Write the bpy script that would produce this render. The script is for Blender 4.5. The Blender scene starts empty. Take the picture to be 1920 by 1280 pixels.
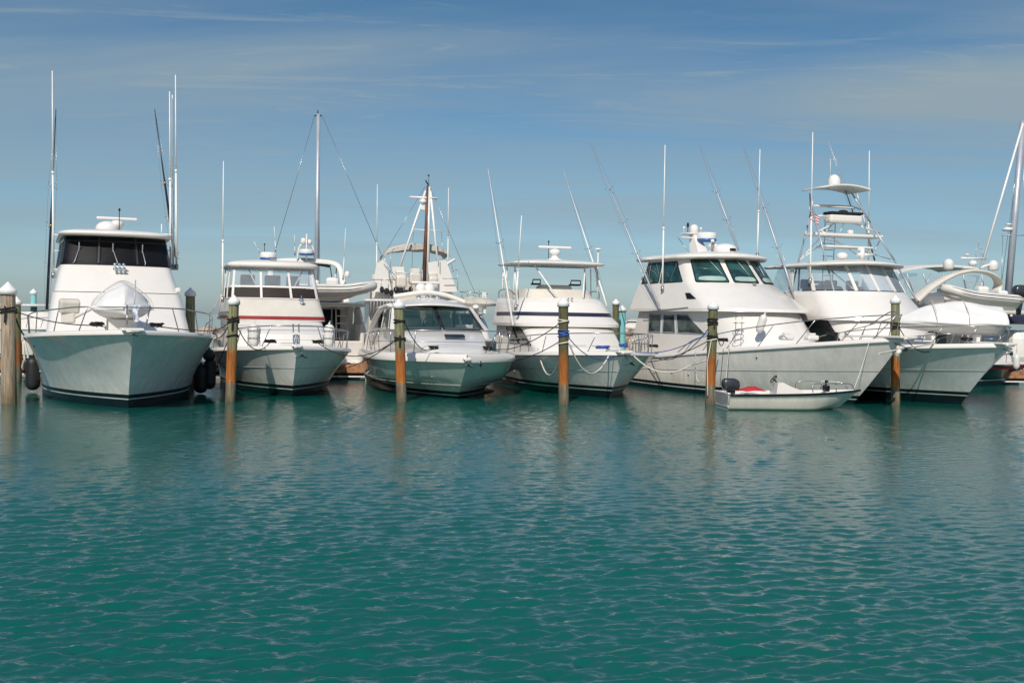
import bpy, bmesh, math, random
import numpy as np
from mathutils import Vector, Matrix
rnd = random.Random(7)
PI = math.pi
scene = bpy.context.scene
COL = scene.collection
# ---------------------------------------------------------------- camera survey
F = 2058.; H = 2.35; RO = math.radians(1.0); PT = math.atan(42 / F)
_f = Vector((0, math.cos(PT), -math.sin(PT))); _u = Vector((0, math.sin(PT), math.cos(PT))); _r = Vector((1, 0, 0))
CR = _r * math.cos(RO) + _u * math.sin(RO); CU = _u * math.cos(RO) - _r * math.sin(RO)
def ray(px, py): return _f + CR * ((px - 960) / F) + CU * ((640 - py) / F)
def W(px, py, Y=None, z=None):
    d = ray(px, py); t = Y / d.y if Y is not None else (z - H) / d.z
    return Vector((0, 0, H)) + d * t
# ---------------------------------------------------------------- mesh builder
class MB:
    def __init__(s): s.v = []; s.f = []; s.m = []; s.s = []
    def add(s, vs, fs, smooth=True, mi=0):
        o = len(s.v); s.v += [tuple(p) for p in vs]
        for f in fs: s.f.append(tuple(i + o for i in f)); s.m.append(mi); s.s.append(smooth)
        return s
    def loft(s, rings, closed=True, caps=(False, False), smooth=True, mi=0, mis=None):
        n = len(rings[0]); vs = [p for r in rings for p in r]; 
        for i in range(len(rings) - 1):
            pass
        o = len(s.v); s.v += [tuple(p) for p in vs]
        for i in range(len(rings) - 1):
            for j in range(n if closed else n - 1):
                k = (j + 1) % n
                s.f.append((o + i*n + j, o + i*n + k, o + (i+1)*n + k, o + (i+1)*n + j)); s.m.append(mis[i] if mis else mi); s.s.append(smooth)
        if caps[0]: s.f.append(tuple(o + j for j in range(n))[::-1]); s.m.append(mi); s.s.append(False)
        if caps[1]: s.f.append(tuple(o + (len(rings)-1)*n + j for j in range(n))); s.m.append(mi); s.s.append(False)
        return s
    def tube(s, pts, r=.02, n=8, caps=True, mi=0, flat=None):
        pts = [Vector(p) for p in pts]; N = len(pts)
        if not isinstance(r, (list, tuple)): r = [r] * N
        rings = []; t0 = (pts[1] - pts[0]).normalized()
        up = Vector((0, 0, 1)) if abs(t0.z) < .9 else Vector((1, 0, 0))
        a = t0.cross(up).normalized()
        for i, p in enumerate(pts):
            t = (pts[min(i+1, N-1)] - pts[max(i-1, 0)]).normalized()
            a = (a - t * a.dot(t)).normalized(); b = t.cross(a)
            ra, rb = (r[i], r[i]) if flat is None else (r[i], r[i] * flat)
            rings.append([p + a * (ra * math.cos(2*PI*k/n)) + b * (rb * math.sin(2*PI*k/n)) for k in range(n)])
        return s.loft(rings, True, (caps, caps), True, mi)
    def lathe(s, prof, c=(0, 0, 0), n=24, axis='z', mi=0, tilt=None):
        c = Vector(c); rings = []
        for (r, h) in prof:
            ring = []
            for k in range(n):
                a = 2*PI*k/n; p = Vector((r*math.cos(a), r*math.sin(a), h))
                if axis == 'x': p = Vector((h, p.x, p.y))
                if axis == 'y': p = Vector((p.x, h, p.y))
                if tilt is not None: p = tilt @ p
                ring.append(c + p)
            rings.append(ring)
        return s.loft(rings, True, (True, True), True, mi)
    def ell(s, c, r, n=16, m=10, mi=0):
        prof = []
        c = Vector(c); rings = []
        for i in range(m + 1):
            a = -PI/2 + PI*i/m; q = max(math.cos(a), .02)
            rings.append([c + Vector((r[0]*q*math.cos(2*PI*k/n), r[1]*q*math.sin(2*PI*k/n), r[2]*math.sin(a))) for k in range(n)])
        return s.loft(rings, True, (True, True), True, mi)
    def box(s, c, d, bev=.012, rz=0, ry=0, rx=0, mi=0):
        bm = bmesh.new(); bmesh.ops.create_cube(bm, size=1)
        for v in bm.verts: v.co = Vector((v.co.x*d[0], v.co.y*d[1], v.co.z*d[2]))
        if bev: bmesh.ops.bevel(bm, geom=bm.edges[:], offset=min(bev, min(d)*.4), segments=2, affect='EDGES', profile=.5)
        M = Matrix.Translation(c) @ Matrix.Rotation(rz, 4, 'Z') @ Matrix.Rotation(ry, 4, 'Y') @ Matrix.Rotation(rx, 4, 'X')
        bm.verts.ensure_lookup_table()
        vs = [M @ v.co for v in bm.verts]; fs = [[v.index for v in f.verts] for f in bm.faces]; bm.free()
        return s.add(vs, fs, False, mi)
    def build(s, name, mats, parent=None, loc=None):
        me = bpy.data.meshes.new(name); me.from_pydata(s.v, [], s.f); 
        me.polygons.foreach_set('material_index', s.m); me.polygons.foreach_set('use_smooth', s.s)
        if not isinstance(mats, (list, tuple)): mats = [mats]
        for m in mats: me.materials.append(m)
        bm = bmesh.new(); bm.from_mesh(me); bmesh.ops.recalc_face_normals(bm, faces=bm.faces[:]); bm.to_mesh(me); bm.free()
        me.update()
        o = bpy.data.objects.new(name, me); COL.objects.link(o)
        if parent is not None: o.parent = parent
        if loc is not None: o.location = loc
        return o
def tag(o, label=None, cat=None, group=None, kind=None):
    if label: o['label'] = label
    if cat: o['category'] = cat
    if group: o['group'] = group
    if kind: o['kind'] = kind
    return o
def empty(name, loc, rz=0, label=None, cat=None, group=None):
    o = bpy.data.objects.new(name, None); COL.objects.link(o); o.location = loc; o.rotation_euler = (0, 0, rz); o.empty_display_size = .3
    return tag(o, label, cat, group)
def thing_mesh(mb, name, mats, label, cat, group=None, org=None):
    """a one-mesh thing whose origin is moved to org (world coordinates given in mb)"""
    if org is not None:
        org = Vector(org); mb.v = [tuple(Vector(p) - org) for p in mb.v]
    o = mb.build(name, mats, None, org); return tag(o, label, cat, group)
def lerp(a, b, t): return a + (b - a) * t
def smooth_pts(pts, n=6):
    pts = [Vector(p) for p in pts]; out = []
    for i in range(len(pts) - 1):
        p0 = pts[max(i-1, 0)]; p1 = pts[i]; p2 = pts[i+1]; p3 = pts[min(i+2, len(pts)-1)]
        for k in range(n):
            t = k / n
            out.append(.5*((2*p1) + (p2-p0)*t + (2*p0-5*p1+4*p2-p3)*t*t + (3*p1-p0-3*p2+p3)*t**3))
    out.append(pts[-1]); return out
# ---------------------------------------------------------------- materials
def nt(name):
    m = bpy.data.materials.new(name); m.use_nodes = True; t = m.node_tree; b = t.nodes['Principled BSDF']; return m, t, b
def N(t, typ, **kw):
    n = t.nodes.new(typ)
    for k, v in kw.items():
        if k in n.inputs: n.inputs[k].default_value = v
        else: setattr(n, k, v)
    return n
def paint(name, col, rough=.3, var=.06, spec=.5, coat=0, metal=0, scale=1.5, bump=0, bscale=30, dirt=0, streak=False):
    m, t, b = nt(name)
    b.inputs['Roughness'].default_value = rough; b.inputs['Metallic'].default_value = metal
    b.inputs['Specular IOR Level'].default_value = spec; b.inputs['Coat Weight'].default_value = coat; b.inputs['Coat Roughness'].default_value = .05
    tc = N(t, 'ShaderNodeTexCoord'); mp = N(t, 'ShaderNodeMapping')
    if streak: mp.inputs['Scale'].default_value = (3, 3, .35)
    t.links.new(tc.outputs['Object'], mp.inputs[0])
    no = N(t, 'ShaderNodeTexNoise', Scale=scale, Detail=5.0, Roughness=.6); t.links.new(mp.outputs[0], no.inputs['Vector'])
    mx = N(t, 'ShaderNodeMix', data_type='RGBA'); mx.inputs[6].default_value = tuple(c*(1-var*2.2) for c in col) + (1,); mx.inputs[7].default_value = tuple(min(1, c*(1+var)) for c in col) + (1,)
    cr = N(t, 'ShaderNodeValToRGB'); cr.color_ramp.elements[0].position = .3; cr.color_ramp.elements[1].position = .62
    t.links.new(no.outputs[0], cr.inputs[0]); t.links.new(cr.outputs[0], mx.inputs[0])
    out = mx.outputs[2]
    if dirt:
        n2 = N(t, 'ShaderNodeTexNoise', Scale=4.0, Detail=8.0, Roughness=.7)
        mp2 = N(t, 'ShaderNodeMapping'); mp2.inputs['Scale'].default_value = (2.5, 2.5, .3); t.links.new(tc.outputs['Object'], mp2.inputs[0]); t.links.new(mp2.outputs[0], n2.inputs['Vector'])
        c2 = N(t, 'ShaderNodeValToRGB'); c2.color_ramp.elements[0].position = .56; c2.color_ramp.elements[1].position = .78
        t.links.new(n2.outputs[0], c2.inputs[0]); ml = N(t, 'ShaderNodeMath', operation='MULTIPLY'); ml.inputs[1].default_value = dirt; t.links.new(c2.outputs[0], ml.inputs[0])
        m3 = N(t, 'ShaderNodeMix', data_type='RGBA'); m3.inputs[7].default_value = (.36, .32, .25, 1); t.links.new(out, m3.inputs[6]); t.links.new(ml.outputs[0], m3.inputs[0]); out = m3.outputs[2]
    t.links.new(out, b.inputs['Base Color'])
    rr = N(t, 'ShaderNodeMapRange'); rr.inputs[3].default_value = rough*.8; rr.inputs[4].default_value = min(1, rough*1.3); t.links.new(no.outputs[0], rr.inputs[0]); t.links.new(rr.outputs[0], b.inputs['Roughness'])
    if bump:
        nb = N(t, 'ShaderNodeTexNoise', Scale=bscale, Detail=4.0); t.links.new(tc.outputs['Object'], nb.inputs['Vector'])
        bp = N(t, 'ShaderNodeBump', Strength=bump, Distance=.02); t.links.new(nb.outputs[0], bp.inputs['Height']); t.links.new(bp.outputs[0], b.inputs['Normal'])
    return m
def hullmat(name, col):
    """glossy gelcoat side: slight fairing waves, run-off streaks and a tea stain just above the water"""
    m, t, b = nt(name); b.inputs['Roughness'].default_value = .12; b.inputs['Specular IOR Level'].default_value = .6; b.inputs['Coat Weight'].default_value = .25; b.inputs['Coat Roughness'].default_value = .04
    tc = N(t, 'ShaderNodeTexCoord'); mp = N(t, 'ShaderNodeMapping'); mp.inputs['Scale'].default_value = (3, 3, .25); t.links.new(tc.outputs['Object'], mp.inputs[0])
    n1 = N(t, 'ShaderNodeTexNoise', Scale=2.0, Detail=6.0, Roughness=.65); t.links.new(mp.outputs[0], n1.inputs['Vector'])
    n2 = N(t, 'ShaderNodeTexNoise', Scale=1.1, Detail=4.0, Roughness=.6); t.links.new(tc.outputs['Object'], n2.inputs['Vector'])
    c1 = N(t, 'ShaderNodeValToRGB'); c1.color_ramp.elements[0].position = .35; c1.color_ramp.elements[1].position = .7
    t.links.new(n1.outputs[0], c1.inputs[0])
    mx = N(t, 'ShaderNodeMix', data_type='RGBA'); mx.inputs[6].default_value = tuple(min(1, c*1.03) for c in col) + (1,); mx.inputs[7].default_value = tuple(c*.88 for c in col) + (1,); t.links.new(c1.outputs[0], mx.inputs[0])
    m2 = N(t, 'ShaderNodeMix', data_type='RGBA', blend_type='MULTIPLY'); m2.inputs[0].default_value = 1
    c2 = N(t, 'ShaderNodeValToRGB'); c2.color_ramp.elements[0].color = (.86, .88, .88, 1); c2.color_ramp.elements[0].position = .35; c2.color_ramp.elements[1].position = .65; t.links.new(n2.outputs[0], c2.inputs[0])
    t.links.new(mx.outputs[2], m2.inputs[6]); t.links.new(c2.outputs[0], m2.inputs[7])
    sx = N(t, 'ShaderNodeSeparateXYZ'); t.links.new(tc.outputs['Object'], sx.inputs[0])
    ad = N(t, 'ShaderNodeMath', operation='MULTIPLY_ADD'); ad.inputs[1].default_value = -.5; t.links.new(n1.outputs[0], ad.inputs[0]); t.links.new(sx.outputs[2], ad.inputs[2])
    mr = N(t, 'ShaderNodeMapRange'); mr.inputs[1].default_value = .0; mr.inputs[2].default_value = .35; mr.inputs[3].default_value = .45; mr.inputs[4].default_value = 0; t.links.new(ad.outputs[0], mr.inputs[0])
    m3 = N(t, 'ShaderNodeMix', data_type='RGBA'); m3.inputs[7].default_value = (.42, .38, .26, 1); t.links.new(mr.outputs[0], m3.inputs[0]); t.links.new(m2.outputs[2], m3.inputs[6]); t.links.new(m3.outputs[2], b.inputs['Base Color'])
    nb = N(t, 'ShaderNodeTexNoise', Scale=1.6, Detail=1.0); t.links.new(tc.outputs['Object'], nb.inputs['Vector'])
    bp = N(t, 'ShaderNodeBump', Strength=.25, Distance=.04); t.links.new(nb.outputs[0], bp.inputs['Height']); t.links.new(bp.outputs[0], b.inputs['Normal']); t.links.new(bp.outputs[0], b.inputs['Coat Normal'])
    return m
def glass(name, col, rough=.02, spec=.9):
    m, t, b = nt(name); b.inputs['Roughness'].default_value = rough; b.inputs['Specular IOR Level'].default_value = spec
    tc = N(t, 'ShaderNodeTexCoord'); no = N(t, 'ShaderNodeTexNoise', Scale=1.7, Detail=3.0); t.links.new(tc.outputs['Object'], no.inputs['Vector'])
    cr = N(t, 'ShaderNodeValToRGB'); e = cr.color_ramp.elements; e[0].position = .42; e[0].color = tuple(c*.35 for c in col)+(1,); e[1].position = .6; e[1].color = tuple(col)+(1,)
    t.links.new(no.outputs[0], cr.inputs[0]); t.links.new(cr.outputs[0], b.inputs['Base Color'])
    return m
def vinyl(name, tint, fac=.25):
    m, t, b = nt(name); out = t.nodes['Material Output']
    b.inputs['Base Color'].default_value = tint + (1,); b.inputs['Roughness'].default_value = .08; b.inputs['Specular IOR Level'].default_value = .8
    tr = N(t, 'ShaderNodeBsdfTransparent'); tr.inputs[0].default_value = (.86, .9, .93, 1)
    tc = N(t, 'ShaderNodeTexCoord'); mp = N(t, 'ShaderNodeMapping'); mp.inputs['Scale'].default_value = (3, 3, 1); no = N(t, 'ShaderNodeTexNoise', Scale=1.6, Detail=3.0); t.links.new(tc.outputs['Object'], mp.inputs[0]); t.links.new(mp.outputs[0], no.inputs['Vector'])
    bp = N(t, 'ShaderNodeBump', Strength=.6, Distance=.05); t.links.new(no.outputs[0], bp.inputs['Height']); t.links.new(bp.outputs[0], b.inputs['Normal'])
    fr = N(t, 'ShaderNodeLayerWeight', Blend=.25); ad = N(t, 'ShaderNodeMath', operation='MULTIPLY_ADD'); ad.inputs[1].default_value = .6; ad.inputs[2].default_value = fac - .08; t.links.new(fr.outputs['Fresnel'], ad.inputs[0])
    a2 = N(t, 'ShaderNodeMath', operation='MULTIPLY_ADD'); a2.inputs[1].default_value = .2; t.links.new(no.outputs[0], a2.inputs[0]); t.links.new(ad.outputs[0], a2.inputs[2])
    mx = N(t, 'ShaderNodeMixShader'); t.links.new(a2.outputs[0], mx.inputs[0]); t.links.new(tr.outputs[0], mx.inputs[1]); t.links.new(b.outputs[0], mx.inputs[2]); t.links.new(mx.outputs[0], out.inputs[0])
    return m
def pilingmat(name, top, mid=(.60, .20, .035), z1=.47, z2=1.35, fresh=False):
    m, t, b = nt(name); b.inputs['Roughness'].default_value = .85
    tc = N(t, 'ShaderNodeTexCoord'); sx = N(t, 'ShaderNodeSeparateXYZ'); t.links.new(tc.outputs['Object'], sx.inputs[0])
    mp = N(t, 'ShaderNodeMapping'); mp.inputs['Scale'].default_value = (9, 9, .7); t.links.new(tc.outputs['Object'], mp.inputs[0])
    gr = N(t, 'ShaderNodeTexNoise', Scale=2.5, Detail=8.0, Roughness=.7); t.links.new(mp.outputs[0], gr.inputs['Vector'])
    ad = N(t, 'ShaderNodeMath', operation='MULTIPLY_ADD'); ad.inputs[1].default_value = .55; t.links.new(gr.outputs[0], ad.inputs[0]); t.links.new(sx.outputs[2], ad.inputs[2])
    mr = N(t, 'ShaderNodeMapRange'); mr.inputs[1].default_value = 0; mr.inputs[2].default_value = 3.2; t.links.new(ad.outputs[0], mr.inputs[0])
    cr = N(t, 'ShaderNodeValToRGB'); e = cr.color_ramp.elements
    stops = ([(0, (.10, .09, .05)), (.12, (.2, .17, .11)), (z1/3.2+.1, (.26, .22, .15)), (z1/3.2+.12, mid), (z2/3.2+.06, tuple(c*.75 for c in mid)), (z2/3.2+.15, tuple(c*.9 for c in top)), (1, top)]
             if not fresh else [(0, (.2, .17, .1)), (.14, (.3, .22, .13)), (.3, tuple(c*.92 for c in top)), (1, top)])
    e[0].position = stops[0][0]; e[0].color = stops[0][1] + (1,); e[1].position = stops[-1][0]; e[1].color = stops[-1][1] + (1,)
    for p, c in stops[1:-1]: x = e.new(p); x.color = tuple(c) + (1,)
    t.links.new(mr.outputs[0], cr.inputs[0])
    g2 = N(t, 'ShaderNodeValToRGB'); g2.color_ramp.elements[0].position = .34; g2.color_ramp.elements[0].color = (.22, .19, .17, 1); g2.color_ramp.elements[1].position = .70; g2.color_ramp.elements[1].color = (1.1, 1.1, 1.1, 1); t.links.new(gr.outputs[0], g2.inputs[0])
    ml = N(t, 'ShaderNodeMix', data_type='RGBA', blend_type='MULTIPLY'); ml.inputs[0].default_value = .85; t.links.new(cr.outputs[0], ml.inputs[6]); t.links.new(g2.outputs[0], ml.inputs[7]); t.links.new(ml.outputs[2], b.inputs['Base Color'])
    bp = N(t, 'ShaderNodeBump', Strength=.8, Distance=.03); t.links.new(gr.outputs[0], bp.inputs['Height']); t.links.new(bp.outputs[0], b.inputs['Normal'])
    return m
M = {}
M['gel'] = paint('white_gelcoat', (.72, .69, .645), .22, .015, coat=.3, dirt=.10)
M['gel2'] = paint('cream_gelcoat', (.62, .58, .51), .3, .04, coat=.2, dirt=.2)
M['deck'] = paint('nonskid_deck', (.62, .60, .57), .6, .06, bump=.2, bscale=80)
M['roof'] = paint('roof_white', (.72, .69, .64), .35, .04, dirt=.2)
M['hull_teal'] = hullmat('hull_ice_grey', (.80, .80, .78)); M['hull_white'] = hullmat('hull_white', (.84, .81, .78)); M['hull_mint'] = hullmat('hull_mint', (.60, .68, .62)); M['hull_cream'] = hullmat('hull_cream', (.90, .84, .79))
M['bottom'] = paint('bottom_paint', (.006, .012, .018), .35, .2); M['stripe_w'] = paint('boot_stripe_white', (.55, .6, .6), .4, .1)
M['seam'] = paint('hull_seam_grey', (.33, .35, .34), .4, .05); M['navy'] = paint('navy_stripe', (.02, .022, .05), .3, .1); M['red'] = paint('red_stripe', (.27, .03, .025), .4, .08); M['brown'] = paint('brown_mesh', (.022, .014, .009), .6, .15)
M['black_glass'] = glass('black_glass', (.012, .016, .024), .04, .25); M['teal_glass'] = glass('teal_glass', (.02, .09, .085)); M['dark_glass'] = glass('dark_glass', (.012, .02, .022)); M['cabin_glass'] = glass('cabin_glass', (.10, .13, .12))
M['frame_b'] = paint('black_frame', (.006, .006, .008), .35, .1, spec=.25); M['rubber'] = paint('black_rubber', (.010, .010, .011), .55, .2, bump=.15)
M['vinyl'] = vinyl('clear_vinyl', (.5, .56, .62), .22); M['vinyl2'] = vinyl('clear_vinyl_blue', (.35, .45, .6), .2); M['wind'] = vinyl('windshield_glass', (.012, .055, .048), .42)
M['steel'] = paint('stainless', (.34, .34, .35), .25, .05, metal=.75); M['alu'] = paint('white_tube', (.76, .75, .72), .3, .04); M['anod'] = paint('anodised_tube', (.42, .45, .5), .4, .05, metal=.35)
M['whip'] = paint('fibreglass_whip', (.78, .77, .74), .35, .04); M['rigdark'] = paint('dark_outrigger', (.012, .016, .035), .3, .1); M['brass'] = paint('brass', (.6, .38, .12), .3, .1, metal=.8)
M['plastic'] = paint('white_plastic', (.72, .70, .67), .35, .03, coat=.1); M['blue'] = paint('blue_band', (.03, .12, .35), .35, .1)
M['canvas'] = paint('beige_canvas', (.48, .45, .40), .9, .12, bump=.5, bscale=9); M['canvas_b'] = paint('black_canvas', (.01, .011, .014), .8, .2, bump=.4, bscale=12); M['tarp'] = paint('white_tarp', (.72, .71, .69), .5, .03, bump=.5, bscale=3)
M['rope_w'] = paint('rope_white', (.62, .58, .5), .9, .15, bump=.6, bscale=60); M['rope_k'] = paint('rope_black', (.012, .012, .012), .85, .2, bump=.6, bscale=60); M['rope_b'] = paint('rope_blue', (.04, .10, .35), .8, .15, bump=.6, bscale=60)
M['fender_w'] = paint('fender_white', (.66, .65, .61), .4, .06, dirt=.3); M['teak'] = paint('dock_timber', (.36, .17, .08), .75, .25, bump=.4, bscale=14, scale=5); M['teakd'] = paint('dock_timber_dark', (.06, .04, .03), .85, .2)
M['oak'] = paint('old_mast_wood', (.12, .05, .025), .6, .3, streak=True, scale=6); M['tube_rib'] = paint('rib_rubber', (.62, .60, .56), .45, .05, bump=.1)
M['turq'] = paint('turquoise_sleeve', (.20, .50, .50), .5, .08, dirt=.3); M['cap'] = paint('piling_cap_white', (.74, .74, .72), .45, .06)
M['rock'] = paint('breakwater_rock', (.40, .31, .24), .95, .35, bump=1, bscale=3, scale=.8); M['redc'] = paint('red_cloth', (.45, .02, .03), .8, .15)
M['engine'] = paint('outboard_grey', (.03, .033, .038), .3, .12, coat=.3); M['seat'] = paint('seat_grey', (.22, .21, .2), .7, .1); M['mirror'] = paint('chrome', (.8, .8, .8), .06, .02, metal=1)
M['pile_a'] = pilingmat('piling_green', (.30, .30, .16)); M['pile_b'] = pilingmat('piling_brown', (.15, .14, .06), (.5, .17, .03)); M['pile_c'] = pilingmat('piling_sand', (.52, .42, .31), fresh=True); M['pile_d'] = pilingmat('piling_olive', (.19, .20, .09), (.5, .17, .03))
# ---------------------------------------------------------------- boat frame
class Boat:
    def __init__(s, name, wl, a, label, cat='boat', O=None):
        s.O = Vector(O) if O is not None else W(*wl, z=0); s.O.z = 0; s.a = a = math.radians(a)
        s.fw = Vector((math.sin(a), -math.cos(a), 0)); s.lf = Vector((math.cos(a), math.sin(a), 0))
        s.root = empty(name, s.O, math.atan2(s.fw.y, s.fw.x), label, cat)
    def L(s, px, py, x=None, y=None, z=None):
        d = ray(px, py); o = Vector((0, 0, H)) - s.O
        ox, oy = o.dot(s.fw), o.dot(s.lf); dx, dy = d.dot(s.fw), d.dot(s.lf)
        t = (x - ox)/dx if x is not None else ((y - oy)/dy if y is not None else (z - H)/d.z)
        return Vector((ox + dx*t, oy + dy*t, H + d.z*t))
    def Wd(s, p): return s.O + s.fw*p[0] + s.lf*p[1] + Vector((0, 0, p[2]))
    def part(s, mb, name, mat, parent=None, label=None):
        o = mb.build(name, mat, parent or s.root)
        if label: o['label'] = label
        return o
class Hull:
    def __init__(h, B, rake, ztip, zaft, xa, Bs, Bw, Es, Ew, q=2.2, ns=2.5, nw=2.0, ps=1.0, bs=.24, mats=None, toe=.06, stem_p=1.3, chine=None, wl_mats=True, boot=.33, toew=.16):
        h.__dict__.update(locals())
    def zs(h, x): return h.zaft + (h.ztip - h.zaft) * max(0, min(1.1, (x - h.xa)/(h.rake - h.xa)))**h.ps
    def xs(h, t): return h.rake * (max(t, 0)**h.stem_p) if t >= 0 else .9*t
    def half(h, x, t):
        t2 = max(0, t); Bm = h.Bw + (h.Bs - h.Bw) * t2**h.q; E = lerp(h.Ew, h.Es, t2); n = lerp(h.nw, h.ns, t2)
        d = max(0, h.xs(t) - x); y = Bm * (1 - (1 - min(1, d/E))**n)
        aft = max(0, min(1, (x - h.xa)/4)); y *= .93 + .07*math.sin(aft*PI/2)
        if t < 0: y *= max(.0, 1 + t*1.6)
        return y
    def sheer(h, x): return Vector((x, h.half(x, 1), h.zs(x)))
    def build(h):
        B = h.B; zt = h.ztip
        rows = [-.5/zt, -.25/zt, -.08/zt, 0]; mis = [1, 1, 1]
        b0, b1, b2 = h.boot-.13, h.boot-.10, h.boot
        rows += [b0*.5/zt, b0/zt, b1/zt, b2/zt]; mis += [1, 1, 2, 1]
        t0 = b2/zt
        for k in range(1, 15): rows.append(t0 + (1 - t0)*k/14); mis.append(0)
        G = [(k/46)**1.7 for k in range(47)]
        mb = MB()
        for sd in (-1, 1):
            rings = []
            for t in rows:
                r = []
                for g in G:
                    x = lerp(h.xs(t), h.xa, g); z = t * (h.zs(x) if t > 0 else zt)
                    if 0 < t <= t0: z = t*zt
                    elif t > t0: z = lerp(t0*zt, h.zs(x), (t - t0)/(1 - t0))
                    y = h.half(x, t)
                    if h.chine and t > 0:
                        zc = h.chine[0] - h.chine[1]*g
                        if z < zc: y *= 1 - h.chine[2]*min(1, (zc - z)/.3)
                    r.append((x, sd*y, z))
                rings.append(r)
            mb.loft(rings, False, mis=mis)
        # transom
        l = []; 
        for t in rows:
            z = t*h.zs(h.xa) if t > t0 else t*zt
            l.append([(h.xa, -h.half(h.xa, t), z), (h.xa, h.half(h.xa, t), z)])
        mb.loft(l, False, smooth=False)
        B.part(mb, 'hull', [h.mats, M['bottom'], M['stripe_w']])
        xs = [lerp(h.rake - .002, h.xa, g) for g in G]
        mb = MB(); rings = []
        for x in xs:
            p = h.sheer(x); rings.append([(x, p.y*c, p.z + .015 + .07*(1 - c*c)) for c in (-1, -.75, -.5, -.25, 0, .25, .5, .75, 1)])
        mb.loft(rings, False); B.part(mb, 'deck', M['deck'])
        mb = MB()
        for sd in (-1, 1):
            rr = []
            for x in xs:
                p = h.sheer(x); w = min(p.y, h.toew); tz = h.toe
                rr.append([(x, sd*(p.y + .03), p.z - .04), (x, sd*(p.y + .035), p.z), (x, sd*(p.y + .01), p.z + tz*.7), (x, sd*max(0, p.y - .05), p.z + tz), (x, sd*max(0, p.y - w), p.z + tz*(.8 if h.toew < .3 else 1.15)), (x, sd*max(0, p.y - w - .01), p.z - .02)])
            mb.loft(rr, False)
        B.part(mb, 'gunwale', M['gel'])
    def line(h, t, r, mat, name, x0=None, x1=None):
        mb = MB()
        for sd in (-1, 1):
            pts = []
            for k in range(40):
                x = lerp(h.xs(t) - .01, h.xa, (k/39)**1.6)
                z = t*h.zs(x); tt = z/h.zs(x)
                pts.append((x, sd*(h.half(x, t) + .004), lerp(h.boot, h.zs(x), (t*h.ztip - h.boot)/(h.ztip - h.boot))))
            mb.tube(pts, r, 6)
        h.B.part(mb, name, mat)
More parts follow.
